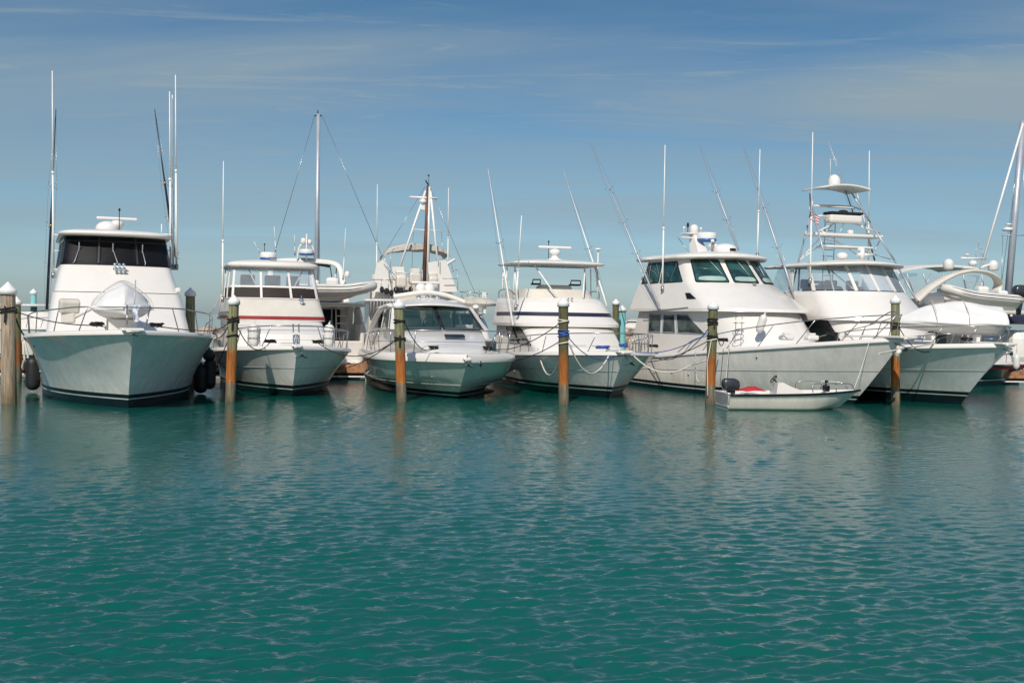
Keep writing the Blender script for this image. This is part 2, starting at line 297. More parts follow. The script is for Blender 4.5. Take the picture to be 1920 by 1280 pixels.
# ---------------------------------------------------------------- cabins
class House:
    """a lofted cabin: sections (z, front x, front half width, back x, back half width, bulge, slope)"""
    def __init__(h, B, secs, fil=.14, cy=0):
        h.B = B; h.secs = [tuple(s) + (0,)*(7 - len(s)) for s in secs]; h.fil = fil; h.cy = cy
    def base(h, sc, s):
        z, xf, wf, xb, wb, bu, sl = sc; a = abs(s); sg = 1 if s >= 0 else -1
        if a <= 1: x, y = xf + bu*(1 - s*s), wf*s
        else: x, y = xf + (xb - xf)*(a - 1), sg*(wf + (wb - wf)*(a - 1))
        return Vector((x, y + h.cy, z + sl*(x - xf)))
    def sec_pt(h, sc, s):
        a = abs(s); f = h.fil; sg = 1 if s >= 0 else -1
        fs = f * .5
        if 1 - f < a < 1 + fs:
            t = (a - (1 - f))/(f + fs); p0, p1, p2 = h.base(sc, sg*(1 - f)), h.base(sc, sg*1.), h.base(sc, sg*(1 + fs))
            return p0*(1-t)**2 + p1*2*t*(1-t) + p2*t*t
        return h.base(sc, s)
    def pt(h, s, t, off=0):
        i = max(0, min(len(h.secs) - 2, int(math.floor(t)))); k = t - i
        p = h.sec_pt(h.secs[i], s).lerp(h.sec_pt(h.secs[i+1], s), k)
        if off:
            e = .01; du = (h.sec_pt(h.secs[i], s + e).lerp(h.sec_pt(h.secs[i+1], s + e), k)) - (h.sec_pt(h.secs[i], s - e).lerp(h.sec_pt(h.secs[i+1], s - e), k))
            dv = h.sec_pt(h.secs[i+1], s) - h.sec_pt(h.secs[i], s)
            n = du.cross(dv).normalized(); 
            if n.dot(p - Vector((h.secs[i][3], h.cy, p.z))) < 0: n = -n
            p = p + n*off
        return p
    S = sorted(set([round(-2 + k*.1, 3) for k in range(41)] + [round(sg*(1 + d), 3) for sg in (-1, 1) for d in (-.14, -.11, -.08, -.05, -.02, 0, .02, .04, .07)]))
    def build(h, name, mat, top=True, crown=.03, aft=True, sub=1, smooth_v=False, parent=None, t0=0, t1=None):
        mb = MB(); T1 = t1 or len(h.secs) - 1
        if smooth_v:
            mb.loft([[h.pt(s, t0 + (T1 - t0)*k/(8)) for s in h.S] for k in range(9)], False)
        else:
            i = t0
            while i < T1 - 1e-6:
                j = min(math.floor(i + 1e-6) + 1, T1); mb.loft([[h.pt(s, i) for s in h.S], [h.pt(s, j - 1e-6) for s in h.S]], False); i = j
        if top:
            R = [h.pt(s, T1 - 1e-6) for s in h.S]; c = Vector((h.secs[-1][3]*.5 + h.secs[-1][1]*.5, h.cy, R[0].z)); rings = []
            for k in (0, .1, .3, .6, 1):
                rings.append([Vector((lerp(p.x, c.x, k), lerp(p.y, c.y, k), p.z + crown*math.sin(k*PI/2))) for p in R])
            mb.loft(rings, True)
        if aft:
            A = []; n = 8
            for k in range(n + 1):
                t = lerp(t0, T1 - 1e-6, k/n); A.append([h.pt(-2, t), h.pt(2, t)])
            mb.loft(A, False, smooth=False)
        return h.B.part(mb, name, mat, parent)
    def outline(h, q, rad=.12, n=5):
        """rounded quad in (s,t): q = TL, TR, BR, BL"""
        pts = []
        for (cx, cy, a0) in ((1-rad, 1-rad, 0), (rad, 1-rad, 90), (rad, rad, 180), (1-rad, rad, 270)):
            for k in range(n): a = math.radians(a0 + 90*k/(n-1)); pts.append((cx + rad*math.cos(a), cy + rad*math.sin(a)))
        # extra points on the straight runs so the outline follows the curve
        out = []
        for i, p in enumerate(pts):
            r = pts[(i+1) % len(pts)]; out.append(p); d = math.hypot(r[0]-p[0], r[1]-p[1])
            if d > .25:
                for k in range(1, 6): out.append((lerp(p[0], r[0], k/6), lerp(p[1], r[1], k/6)))
        return out
    def mapq(h, q, u, v):
        (a, b), (c, d), (e, f), (g, i) = q
        return (lerp(lerp(g, e, u), lerp(a, c, u), v), lerp(lerp(i, f, u), lerp(b, d, u), v))
    def panel(h, q, name, mat, off=.006, rad=.1, parent=None, scale=1.0):
        mb = MB(); o = h.outline(q, rad); rings = []
        for k in (1, .8, .55, .3, .08):
            k *= scale
            rings.append([h.pt(*h.mapq(q, .5 + (u - .5)*k, .5 + (v - .5)*k), off) for u, v in o])
        mb.loft(rings, True, (False, True)); return h.B.part(mb, name, mat, parent)
    def window(h, q, mat, frame=None, fw=.05, rad=.1, name='window', pane='pane'):
        """frame ring that stands proud plus its pane"""
        mb = MB(); o = h.outline(q, rad); g = [h.mapq(q, u, v) for u, v in o]; cu = h.mapq(q, .5, .5)
        P = [h.pt(a, b, .004) for a, b in g]; P2 = [h.pt(a, b, .022) for a, b in g]; c = sum(P, Vector())/len(P)
        inn = [p + (c - p).normalized()*fw for p in P2]; inn2 = [p + (c - p).normalized()*(fw + .008) for p in P]
        mb.loft([P, P2, inn, inn2], True); f = h.B.part(mb, name, frame or M['frame_b'])
        h.panel(q, pane, mat, .008, rad, f, .97); return f
    def band(h, t0, t1, name, mat, off=.006, s0=-2, s1=2, parent=None, nt_=3):
        mb = MB(); S = [s for s in h.S if s0 < s < s1]; S = [s0] + S + [s1]
        r = [[h.pt(s, lerp(t0, t1, k/nt_), off) for s in S] for k in range(nt_ + 1)]
        mb.loft(r, False); return h.B.part(mb, name, mat, parent)
    def strip(h, s0, s1, t0, t1, name, mat, off=.012, parent=None, ds=0):
        mb = MB(); r = [[h.pt(lerp(s0, s1, j/3) + ds*k/6, lerp(t0, t1, k/6), off) for j in range(4)] for k in range(7)]
        r2 = [[h.pt(lerp(s0, s1, j/3) + ds*k/6, lerp(t0, t1, k/6), 0) for j in (0, 3)] for k in range(7)]
        mb.loft(r, False); mb.loft([[a[0], b[0]] for a, b in zip(r2, r)], False); mb.loft([[a[1], b[3]] for a, b in zip(r2, r)], False)
        return h.B.part(mb, name, mat, parent)
def plate(B, name, z, xf, xb, wf, wb, bu, th, crown, mat, slope=0, fil=.3, drop=0, parent=None):
    """crowned hardtop with a rounded edge"""
    hs = House(B, [(z, xf, wf, xb, wb, bu, slope)]*2, fil); R = [hs.sec_pt(hs.secs[0], s) for s in House.S]
    back = [Vector((xb - .12*math.sin(PI*k/8), lerp(R[-1].y, R[0].y, k/8), R[-1].z)) for k in range(1, 8)]
    R = R + back; c = Vector(((xf + xb)/2 + .2, 0, z)); mb = MB(); rings = []
    def rg(k, dz, cr=0): return [Vector((lerp(p.x, c.x, k), lerp(p.y, c.y, k), p.z + dz - drop*(p.y/wf)**2 + cr)) for p in R]
    rings = [rg(1, .02), rg(.6, .02), rg(.08, 0), rg(.03, -.01), rg(0, th*.3), rg(.005, th*.8), rg(.04, th), rg(.2, th, crown*.45), rg(.45, th, crown*.8), rg(.75, th, crown*.97), rg(1, th, crown)]
    mb.loft(rings, True); return B.part(mb, name, mat, parent)
# ---------------------------------------------------------------- fittings
def strut(B, a, b, r=.028, mat=None, nm='hardtop_strut'):
    m = MB(); m.tube([a, b], r, 8); return B.part(m, nm, mat or M['alu'])
def rail(B, hull, xs, hts, inset=.1, lean=.25, r=.016, name='bow_rail', mid=None, close=True, endtop=None, zoff=.05, sides=(-1, 1)):
    tops = {-1: [], 1: []}; rl = MB(); st = []
    for sd in sides:
        for x, ht in zip(xs, hts):
            p = hull.sheer(x); y = max(0.0, p.y - inset); bs = Vector((x, sd*y, p.z + zoff))
            q = hull.sheer(min(x + lean, hull.rake - .02)) if x + lean < hull.rake else None
            ty = max(.08, (q.y if q else p.y*.6) - inset*.6)
            tp = Vector((x + lean, sd*ty, p.z + ht)); tops[sd].append(tp)
            if ht > .1: st.append((bs, tp))
    for sd in sides:
        pass
    if close: path = tops[-1] + tops[1][::-1]
    for path in ([path] if close else [tops[s] for s in sides]):
        rl.tube(smooth_pts(path, 5), r, 8)
        if mid:
            pass
    o = B.part(rl, name, M['steel'])
    for bs, tp in st:
        m = MB(); m.tube([bs, tp], r*.85, 8); m.lathe([(.035, 0), (.03, .02), (.0, .02)], bs, 10); B.part(m, 'stanchion', M['steel'], o)
    if mid:
        m = MB()
        if close: hn = len(st)//2; m.tube(smooth_pts([b.lerp(t_, mid) for b, t_ in st[:hn]] + [b.lerp(t_, mid) for b, t_ in st[hn:]][::-1], 4), r*.6, 6)
        else:
            m.tube(smooth_pts([lerp(b, t_, mid) for b, t_ in st[:len(xs)]], 4), r*.6, 6)
        B.part(m, 'mid_rail', M['steel'], o)
    return o
def antenna(B, p0, p1, r0=.028, r1=.012, name='whip_antenna', mat=None, joint=.42):
    p0, p1 = Vector(p0), Vector(p1); m = MB(); j = p0.lerp(p1, joint)
    m.tube([p0, j], [r0, r0*.8], 8); m.tube([j, j.lerp(p1, .03)], r0*1.15, 8); m.tube([j.lerp(p1, .03), p1], [r0*.65, r1], 8)
    o = B.part(m, name, mat or M['whip'])
    m = MB(); m.tube([p0 - Vector((0, 0, .02)), p0 + (p1 - p0).normalized()*.16], r0*1.7, 10); B.part(m, 'mount', M['steel'], o); return o
def outrigger(B, p0, p1, mat, stars=(.25, .5), r0=.035, rs=.24, base=None):
    p0, p1 = Vector(p0), Vector(p1); m = MB(); m.tube([p0, p0.lerp(p1, .5), p0.lerp(p1, .52), p1], [r0, r0*.75, r0*.6, r0*.25], 8)
    o = B.part(m, 'outrigger', mat); d = (p1 - p0).normalized()
    a = d.cross(Vector((1, 0, 0))).normalized(); b = d.cross(a).normalized()
    for k in stars:
        c = p0.lerp(p1, k); m = MB()
        for q in range(4):
            an = PI/4 + q*PI/2; m.tube([c, c + (a*math.cos(an) + b*math.sin(an)*.7)*rs + d*(.12 if q % 2 else -.12)], .007, 5)
        m.ell(c, (.04, .04, .05), 8, 6); B.part(m, 'spreader', M['brass'] if mat is M['rigdark'] else M['steel'], o)
    m = MB()
    for q in (-1, 1):
        m.tube([p0 + a*.06*q] + [p0.lerp(p1, k) + a*rs*.6*q for k in stars] + [p1], .0035, 4)
    B.part(m, 'halyard', M['steel'], o); return o
def radar_bar(B, c, w, rz=0, ped=.3, dome=False, bar_h=.09):
    c = Vector(c); m = MB()
    m.lathe([(.30, 0), (.28, .05), (.14, .1), (.12, ped*.5), (.20, ped*.62), (.21, ped*.85), (.12, ped), (.05, ped + .02)], c, 20)
    o = B.part(m, 'radar', M['plastic']); m = MB(); m.box(c + Vector((0, 0, ped + .07)), (.13, w, bar_h), .035, rz); B.part(m, 'antenna_bar', M['plastic'], o); return o
def dome(B, c, r, h, name='satellite_dome', blue=False, stalk=0):
    c = Vector(c); m = MB(); z = stalk
    if stalk: m.tube([c, c + Vector((0, 0, stalk + .02))], r*.35, 10)
    prof = [(r*.8, z), (r, z + h*.12), (r, z + h*.5)] + [(r*math.cos(a), z + h*.5 + h*.5*math.sin(a)) for a in [PI/2*k/8 for k in range(1, 8)]] + [(r*.02, z + h)]
    m.lathe(prof, c, 24); o = B.part(m, name, M['plastic']); 
    if blue: m = MB(); m.lathe([(r*1.005, z + h*.08), (r*1.01, z + h*.1), (r*1.01, z + h*.24), (r*1.0, z + h*.26)], c, 24); B.part(m, 'blue_band', M['blue'], o)
    return o
def drum(B, c, r, h, blue=True):
    m = MB(); m.lathe([(r*.9, 0), (r, h*.12), (r, h*.85), (r*.9, h*.97), (r*.3, h)], c, 28); o = B.part(m, 'radar', M['plastic'])
    if blue: m = MB(); m.lathe([(r*.93, -.01), (r*1.015, h*.02), (r*1.015, h*.25), (r*.93, h*.27)], c, 28); B.part(m, 'blue_band', M['blue'], o)
    return o
def anchor(B, p, s=1.0, dark=False):
    p = Vector(p); m = MB(); m.tube([p + Vector((.25*s, 0, -.05*s)), p + Vector((-.35*s, 0, .06*s))], .022*s, 8)
    for sd in (-1, 1): m.add([p + Vector(v)*s for v in ((.25, 0, -.03), (.02, sd*.24, -.2), (-.1, sd*.2, -.22), (.06, 0, -.16), (.2, sd*.1, -.14))], [(0, 4, 1, 2, 3), (3, 2, 1, 4, 0)], False)
    return B.part(m, 'anchor', M['steel'])
def bow_roller(B, hull, w=.34, l=.9, out=.2):
    x = hull.rake; z = hull.ztip; m = MB(); m.box((x - l/2 + out, 0, z + .07), (l, w, .07), .025); m.lathe([(.05, -w*.3), (.03, 0), (.05, w*.3)], (x + out - .04, 0, z + .04), 10, 'y')
    return B.part(m, 'bow_roller', M['gel'])
def cleat(B, p):
    p = Vector(p); m = MB(); m.tube([p + Vector((-.11, 0, .06)), p + Vector((.11, 0, .06))], .016, 6); m.tube([p + Vector((-.04, 0, 0)), p + Vector((-.04, 0, .06))], .014, 6); m.tube([p + Vector((.04, 0, 0)), p + Vector((.04, 0, .06))], .014, 6); B.part(m, 'cleat', M['steel'])
def coil(c, mat, label, r=.11, name='rope_coil', turns=4, parent=None):
    c = Vector(c); pts = []
    for k in range(turns*12 + 1):
        a = 2*PI*k/12; rr = r*(.55 + .45*rnd.random()*1.0); pts.append(c + Vector((rr*math.cos(a)*1.5, rr*math.sin(a)*1.2, .02 + .022*k/12 + .02*rnd.random())))
    m = MB(); m.tube(smooth_pts(pts, 2), .016, 6); return thing_mesh(m, name, mat, label, 'rope', None, c)
def mooring(pts, sag, mat, label, r=.0135, name='mooring_line', n=28, group=None):
    """rope hanging between points"""
    P = []
    for i in range(len(pts) - 1):
        a, b = Vector(pts[i]), Vector(pts[i+1]); sg = sag[i] if isinstance(sag, (list, tuple)) else sag
        for k in range(n + (1 if i == len(pts) - 2 else 0)):
            t = k/n; p = a.lerp(b, t); p.z -= sg*4*t*(1 - t); P.append(p)
    m = MB(); m.tube(P, r, 7); return thing_mesh(m, name, mat, label, 'rope', group, P[0])
def fender(top, h, r, mat, label, ball=False, group=None, ropeup=.5, rx=0, cat='fender'):
    top = Vector(top); root = empty('fender', top - Vector((0, 0, h)), 0, label, cat, group); m = MB()
    if ball: m.ell((0, 0, h/2), (r, r, h/2), 20, 12)
    else: m.lathe([(r*.15, 0), (r*.6, .03), (r*.95, .12), (r, .2), (r, h - .2), (r*.95, h - .12), (r*.6, h - .03), (r*.15, h)], (0, 0, 0), 20)
    m.tube([(0, 0, h - .02), (0, 0, h + .05)], .03, 8); m.build('body', mat, root)
    m = MB(); m.tube([(0, 0, h + .03), (.02, .02, h + ropeup)], .012, 6); m.build('lanyard', M['rope_k'] if mat is M['rubber'] else M['rope_w'], root)
    root.rotation_euler = (rx, 0, 0); return root
# ================================================================ BOAT 1: black enclosed bridge
B = Boat('motor_yacht', (240, 765), 22.5, 'leftmost white yacht with a black glazed bridge and ice grey hull', 'yacht')
b1 = B; h1 = Hull(B, 1.6, 1.88, 1.2, -11.6, 2.42, 2.0, 5.2, 5.6, q=2.1, ns=2.7, nw=2.1, ps=.9, mats=M['hull_teal'], toe=.07, boot=.34); h1.build()
hs = House(B, [(1.6, -3.7, 1.93, -11, 1.95, .5), (2.9, -5.3, 1.76, -11, 1.85, .42)]); hs.build('cabin', M['gel'])
hs = House(B, [(2.92, -5.38, 1.72, -11, 1.84, .42), (3.72, -6.35, 1.55, -10.8, 1.72, .36), (4.6, -6.85, 1.42, -10.4, 1.6, .32)]); up = hs.build('bridge', M['gel'])
hs.band(1.0, 1.98, 'window_band', M['frame_b'], .012, -1.75, 1.75, up)
for (a, b_, c, d) in ((-.93, -.36, -.93, -.36), (-.31, .34, -.31, .34), (.39, .94, .39, .94), (-1.45, -1.05, -1.45, -1.05), (1.05, 1.45, 1.05, 1.45)):
    f = hs.window([(a, 1.78), (b_, 1.78), (d, 1.08), (c, 1.08)], M['black_glass'], M['frame_b'], .025, .04, 'windshield_window')
    hs.panel([(a, 1.93), (b_, 1.93), (b_, 1.82), (a, 1.82)], 'header_pane', M['black_glass'], .02, .04, f)
for s in (-.96, -.335, .365, .965): hs.strip(s - .018, s + .018, 1.03, 1.96, 'window_mullion', M['engine'], .05, up)
hs.band(1.78, 1.82, 'window_transom', M['engine'], .035, -1.6, 1.6, up)
for s, e in ((-.78, -.7), (-.02, -.08), (.5, .48)):
    m = MB(); m.tube([hs.pt(s, 1.02, .03), hs.pt(s*.98 + .02, 1.08, .06), hs.pt(e, 1.55, .035)], .012, 6); m.box(hs.pt(e, 1.5, .035), (.02, .03, .45), .005, 0, .45); B.part(m, 'wiper', M['anod'])
plate(B, 'hardtop', 4.6, -6.25, -11, 1.6, 1.7, .34, .13, .14, M['roof'])
for dx, dy in ((0, -.62), (0, .62)): pass
m = MB(); m.ell((-8.6, -.18, 4.98), (.34, .36, .24), 20, 12); B.part(m, 'camera_dome', M['plastic'])
radar_bar(B, (-8.6, .1, 4.82), 1.22, 0, .42)
m = MB(); m.tube([(-8.2, .15, 4.8), (-8.2, .15, 5.55)], .012, 6); m.ell((-8.2, .15, 5.56), (.035, .035, .05), 8, 6); B.part(m, 'weather_vane', M['frame_b'])
for k in range(3):   # chrome trumpet horns
    y = -.13 + k*.12; c = hs.pt(y/1.6 + .03, .86, .0)
    m = MB(); m.tube([c + Vector((-.05, 0, .03)), c + Vector((.22, 0, .0))], [.028, .028], 8); m.lathe([(.02, .1), (.03, .22), (.06, .3), (.02, .3)], c, 14, 'x'); m.tube([c + Vector((-.03, 0, .12)), c + Vector((.16, 0, .1))], .024, 8); m.lathe([(.015, .08), (.02, .16), (.05, .23), (.02, .23)], c + Vector((0, 0, .13)), 14, 'x'); B.part(m, 'horn', M['mirror'])
rail(B, h1, [-5.2, -4.6, -3.7, -2.7, -1.6, -.5, .35], [.05, .42, .5, .56, .6, .62, .64], lean=.28, inset=.12)
m = MB(); m.tube([(1.15, -.1, 1.95), (.95, -.1, 2.52)], .02, 8); m.tube([(1.15, .3, 1.95), (.95, .42, 2.5)], .02, 8); B.part(m, 'pulpit_post', M['steel'])
bow_roller(B, h1, .5, 1.1, .12); anchor(B, (1.72, 0, 1.9), .5)
for y in (-.75, .62): cleat(B, (.45, y, 1.98)); coil(B.Wd((.45, y, 1.98)), M['rope_k'], 'black rope coiled on the %s foredeck cleat of the black glazed yacht' % ('left' if y < 0 else 'right'), .12)
# davit on the foredeck
m = MB(); q = B.L(128, 604, x=-2.2); m.box(q + Vector((0, 0, .12)), (.34, .34, .3), .05); m.box(q + Vector((.1, .02, .42)), (.28, .5, .36), .06, .2, .3); m.tube([q + Vector((.1, .1, .1)), q + Vector((.3, .55, .36))], .04, 8); B.part(m, 'davit', M['gel2'])
for (px, t, bt, x, nm) in ((98, 133, 520, -9, 0), (318, 172, 505, -9, 0), (323, 178, 505, -9.2, 0), (329, 141, 505, -9, 0), (303, 420, 470, -9.5, 1)):
    antenna(B, B.L(px + (2 if nm == 0 else 0), bt, x=x), B.L(px, t, x=x), .035 if px < 330 else .03, .016, joint=.5)
outrigger(B, B.L(88, 580, x=-10), B.L(105, 205, x=-10), M['rigdark'], (.22, .42, .62), .045, .2)
outrigger(B, B.L(328, 480, x=-9.6), B.L(290, 205, x=-9.6), M['rigdark'], (.0, .25, .5), .045, .2)
for px, x in ((98, -9), (324, -9)):
    for py in (440, 470, 505):
        q = B.L(px, py, x=x); m = MB(); m.tube([q, Vector((x, 1.5 if q.y > 0 else -1.5, q.z))], .02, 6); B.part(m, 'standoff', M['alu'])
m = MB(); q = B.L(334, 544, x=-5.6); m.box(q, (.2, .14, .14), .03); B.part(m, 'deck_light', M['plastic'])
# tarp covered tender on the foredeck
def tarp_tender(name, c, rz, L, Wd, Ht, keel, label, x_front=True):
    root = empty(name, c, rz, label, 'dinghy'); m = MB(); rings = []
    for i in range(15):
        u = i/14; x = lerp(L/2, -L/2, u); w = Wd/2*(1 - (1 - min(1, u*2.2))**2.2)**.8 * (1 if u < .85 else lerp(1, .82, (u - .85)/.15)); w = max(w, .05)
        k = lerp(.25, 0, min(1, u*2)) ; ring = []
        for (yy, zz) in ((0, k), (.35, k*.8 + .02), (.75, .18 + k*.4), (1, .34), (1, .42), (.9, .5), (0, .5), (-.9, .5), (-1, .42), (-1, .34), (-.75, .18 + k*.4), (-.35, k*.8 + .02)):
            ring.append((x, yy*w, zz*keel))
        rings.append(ring)
    m.loft(rings, True, (True, True)); m.build('hull', M['tube_rib'], root)
    m = MB(); rings = []
    n = 36
    for i in range(29):
        u = i/28; x = lerp(L/2 + .05, -L/2 - .05, u); w = Wd/2*(1 - (1 - min(1, u*2.2))**2.2)**.8*(1.04 if u < .9 else .96); w = max(w, .04)
        hh = Ht*(math.sin(min(1, u*1.6 + .08)*PI/2)**.8)*(1 - .25*max(0, u - .6)/.4); ring = []
        for j in range(n):
            a = -PI*.16 + (PI*1.32)*j/(n - 1); rr = 1 + .03*math.sin(u*13 + j*.7) + .02*math.sin(j*1.1 + u*7)
            yy = math.cos(a); pk = math.sin(a) if math.sin(a) > 0 else math.sin(a)*.35
            zz = keel*.42 + hh*pk*(1 - .45*abs(yy))*rr
            ring.append((x, yy*w*rr, zz))
        rings.append(ring)
    cE = rings[-1]; cc = sum([Vector(p) for p in cE], Vector())/len(cE); cc.x -= .12
    for k in (.85, .55, .2, .02): rings.append([Vector((lerp(cc.x, p[0], k*.9), lerp(cc.y, p[1], k), lerp(cc.z, p[2], k))) for p in cE])
    m.loft(rings, False); t0 = m.build('cover', M['tarp'], root)
    m = MB()
    for u in (.3, .62):
        x = lerp(L/2, -L/2, u); m.tube(smooth_pts([(x, yy*Wd*.54, zz) for yy, zz in ((-1, keel*.38), (-.9, keel*.6 + .1), (-.4, Ht*.92 + keel*.3), (0, Ht + keel*.42), (.4, Ht*.92 + keel*.3), (.9, keel*.6 + .1), (1, keel*.38))], 4), .012, 5)
    m.build('strap', M['rope_w'], root)
    for cx in (L*.2, -L*.25): m = MB(); m.box((cx, 0, -.1), (.12, Wd*.5, .3), .02); m.build('chock', M['gel'], root)
    return root
c = B.Wd((-1.7, -.08, 2.12)); tarp_tender('dinghy', c, B.root.rotation_euler.z, 2.8, 1.38, .72, .75, 'small dinghy wrapped in a white tarp on the foredeck of the black glazed yacht')
m = MB(); m.tube([(-.2, .12, 2.0), (-.25, .16, 3.15)], .014, 6); B.part(m, 'flagstaff', M['anod'])
q = B.Wd((-.2, .12, 2.0)); m = MB(); rings = [[Vector((q.x + .03*math.sin(k*1.3) + u*.14, q.y - .05*u + .05*math.sin(k*.9 + u*3), q.z + .12 + k*.07)) for u in (0, .33, .66, 1)] for k in range(7)]
m.loft(rings, False); thing_mesh(m, 'furled_burgee', M['vinyl2'] if False else paint('burgee_cloth', (.55, .6, .7), .8, .3, scale=9), 'blue and white burgee hanging at the bow rail of the black glazed yacht', 'flag', None, q)
f0 = B.Wd(B.L(62, 668, x=-6.2)); fender(f0, .98, .2, M['rubber'], 'black cylinder fender hanging at the left side of the leftmost yacht', ropeup=.5)
f1 = B.Wd(B.L(392, 654, x=-4.6)); fender(f1, .36, .185, M['rubber'], 'round black ball fender above the two black fenders of the leftmost yacht', True, ropeup=.35)
f2 = B.Wd(B.L(394, 671, x=-4.7)); fender(f2, .92, .17, M['rubber'], 'black cylinder fender right under the ball fender', ropeup=.3)
f3 = B.Wd(B.L(377, 682, x=-4.75)); fender(f3, .86, .2, M['rubber'], 'black cylinder fender nearest the leftmost yacht, left of the ball fender', ropeup=.5)
# ================================================================ BOAT 2: red stripe cruiser
B = Boat('cabin_cruiser', (547, 743), 18, 'white cabin cruiser with a red stripe, clear bridge curtains and a brown mesh band', 'boat')
b2 = B; h2 = Hull(B, 1.1, 1.43, .95, -8.4, 2.08, 1.66, 3.9, 4.9, q=1.25, ns=2.3, nw=1.9, mats=M['hull_white'], toe=.07, boot=.33, stem_p=1.0); h2.build(); h2.line(.6, .008, M['seam'], 'hull_seam')
hs = House(B, [(1.2, -2.6, 1.42, -7.5, 1.6, .42), (1.55, -3.0, 1.42, -7.5, 1.6, .42), (1.75, -3.1, 1.44, -7.5, 1.6, .42), (2.22, -4.3, 1.44, -7.5, 1.62, .42)]); hs.build('cabin', M['gel'])
for t_ in (1.1, 2.25, 2.5): hs.band(t_, t_ + .03, 'panel_seam', M['seam'], .006, -1.8, 1.8)
up = House(B, [(2.16, -4.15, 1.56, -7.5, 1.72, .42), (2.3, -4.3, 1.55, -7.5, 1.71, .42), (2.88, -4.95, 1.46, -7.5, 1.62, .4), (3.26, -5.25, 1.42, -7.5, 1.6, .38), (3.95, -5.75, 1.34, -7.4, 1.5, .34)])
br = up.build('bridge', M['gel2'], t1=2, top=False, aft=False); up.band(.25, 1.0, 'red_stripe', M['red'], .012, -2, 2, br)
up.band(2.03, 2.93, 'mesh_band', M['brown'], .004, -1.6, 1.6, br)
sh = House(B, [(2.6, -5.6, 1.3, -7.4, 1.45, .3), (2.86, -5.6, 1.3, -7.4, 1.45, .3)]); sh.build('bridge_floor', M['deck'], aft=False)
ed = (-1.6, -1.28, -.93, -.33, .33, .93, 1.28, 1.6)
for i in range(len(ed) - 1):
    up.panel([(ed[i] + .02, 3.93), (ed[i+1] - .02, 3.93), (ed[i+1] - .02, 3.05), (ed[i] + .02, 3.05)], 'clear_curtain', M['vinyl'], 0, .04)
for s in ed: up.strip(s - .025, s + .025, 2, 4, 'curtain_post', M['gel'], .03)
up.band(2.95, 3.06, 'curtain_hem', M['gel'], .018, -1.6, 1.6); up.band(1.97, 2.04, 'curtain_base', M['gel'], .02, -1.6, 1.6)
plate(B, 'hardtop', 3.93, -5.45, -7.8, 1.5, 1.6, .4, .16, .13, M['roof'])
for (s, e) in ((-.62, -.42), (.72, .45)): m = MB(); m.tube([up.pt(s, 3.9, -.05), up.pt(e, 3.1, -.3)], .02, 6); B.part(m, 'brace', M['alu'])
for y, w in ((-.75, .5), (.1, .55), (.8, .45)):
    m = MB(); m.box((-6.75, y, 3.12), (.5, w, .5), .1); m.box((-6.95, y, 3.5), (.14, w, .45), .07); B.part(m, 'helm_seat', M['plastic'])
m = MB(); m.box((-6.1, .1, 3.05), (.5, 2.2, .5), .12); B.part(m, 'console', M['seat'])
m = MB(); m.tube([(-7.6, -1.45, 2.8), (-7.6, -1.45, 4)], .03, 8); B.part(m, 'roof_post', M['alu']); m = MB(); m.tube([(-7.6, 1.45, 2.8), (-7.6, 1.45, 4)], .03, 8); B.part(m, 'roof_post', M['alu'])
drum(B, B.L(503, 484, x=-7) - Vector((0, 0, .05)), .28, .26)
m = MB(); m.box(B.L(512, 490, x=-5.4), (.12, .22, .2), .03); B.part(m, 'floodlight', M['seat'])
antenna(B, B.L(417, 565, y=-1.66), B.L(419, 302, y=-1.66), .035, .014); antenna(B, B.L(517, 472, x=-7), B.L(514, 425, x=-7), .014, .008); antenna(B, B.L(489, 476, x=-7.2), B.L(476, 453, x=-7.2), .012, .008)
m = MB(); m.tube([B.L(496, 472, x=-7), B.L(496, 459, x=-7)], .01, 6); m.ell(B.L(496, 458, x=-7), (.03, .03, .03), 8, 6); B.part(m, 'weather_vane', M['frame_b'])
m = MB(); q = up.pt(.52, 1.75, .12); m.ell(q, (.08, .09, .09), 12, 8); m.tube([q - Vector((.02, 0, .15)), q + Vector((-.02, 0, .18))], .02, 6); B.part(m, 'searchlight', M['mirror'])
rail(B, h2, [-4.4, -3.5, -2.6, -1.7, -.8, .15], [.35, .55, .58, .6, .62, .66], lean=.3, inset=.1); m = MB(); m.tube([(.8, -.06, 1.5), (.6, -.06, 2.1)], .018, 8); m.tube([(.8, .1, 1.5), (.6, .1, 2.1)], .018, 8); B.part(m, 'pulpit_post', M['steel'])
bow_roller(B, h2, .3, .8, .1); anchor(B, (1.28, .1, 1.32), .75)
m = MB(); m.lathe([(.11, 0), (.1, .06), (.05, .1), (.06, .2), (.09, .22), (.08, .28), (.02, .3)], (.1, .1, 1.5), 14); B.part(m, 'windlass', M['mirror'])
for y in (-.5, .55): coil(B.Wd((.1, y*1.3, 1.52)), M['rope_k'], 'black rope coiled on the %s bow cleat of the red striped cruiser' % ('left' if y < 0 else 'right'), .13)
for (px, w) in ((476, 'left'), (617, 'right')):
    q = B.Wd(B.L(px, 652, x=-1.3)); fr = fender(q + Vector((0, 0, .72)), .7, .17, M['fender_w'], 'fat white fender standing in the %s rail basket of the red striped cruiser' % w, ropeup=.1)
    m = MB(); c = B.L(px, 652, x=-1.3)
    for zz in (.3, .52): m.tube([c + Vector((.2*math.cos(a), .2*math.sin(a), zz)) for a in [2*PI*k/16 for k in range(17)]], .01, 5)
    for k in range(4): a = PI/2*k + .4; m.tube([c + Vector((.2*math.cos(a), .2*math.sin(a), z_)) for z_ in (.0, .6)], .01, 5)
    B.part(m, 'fender_basket', M['steel'])
m = MB(); pts = [B.L(415, 553, y=-1.8), B.L(394, 586, y=-1.85), B.L(410, 594, y=-1.8), B.L(414, 590, y=-1.75)]
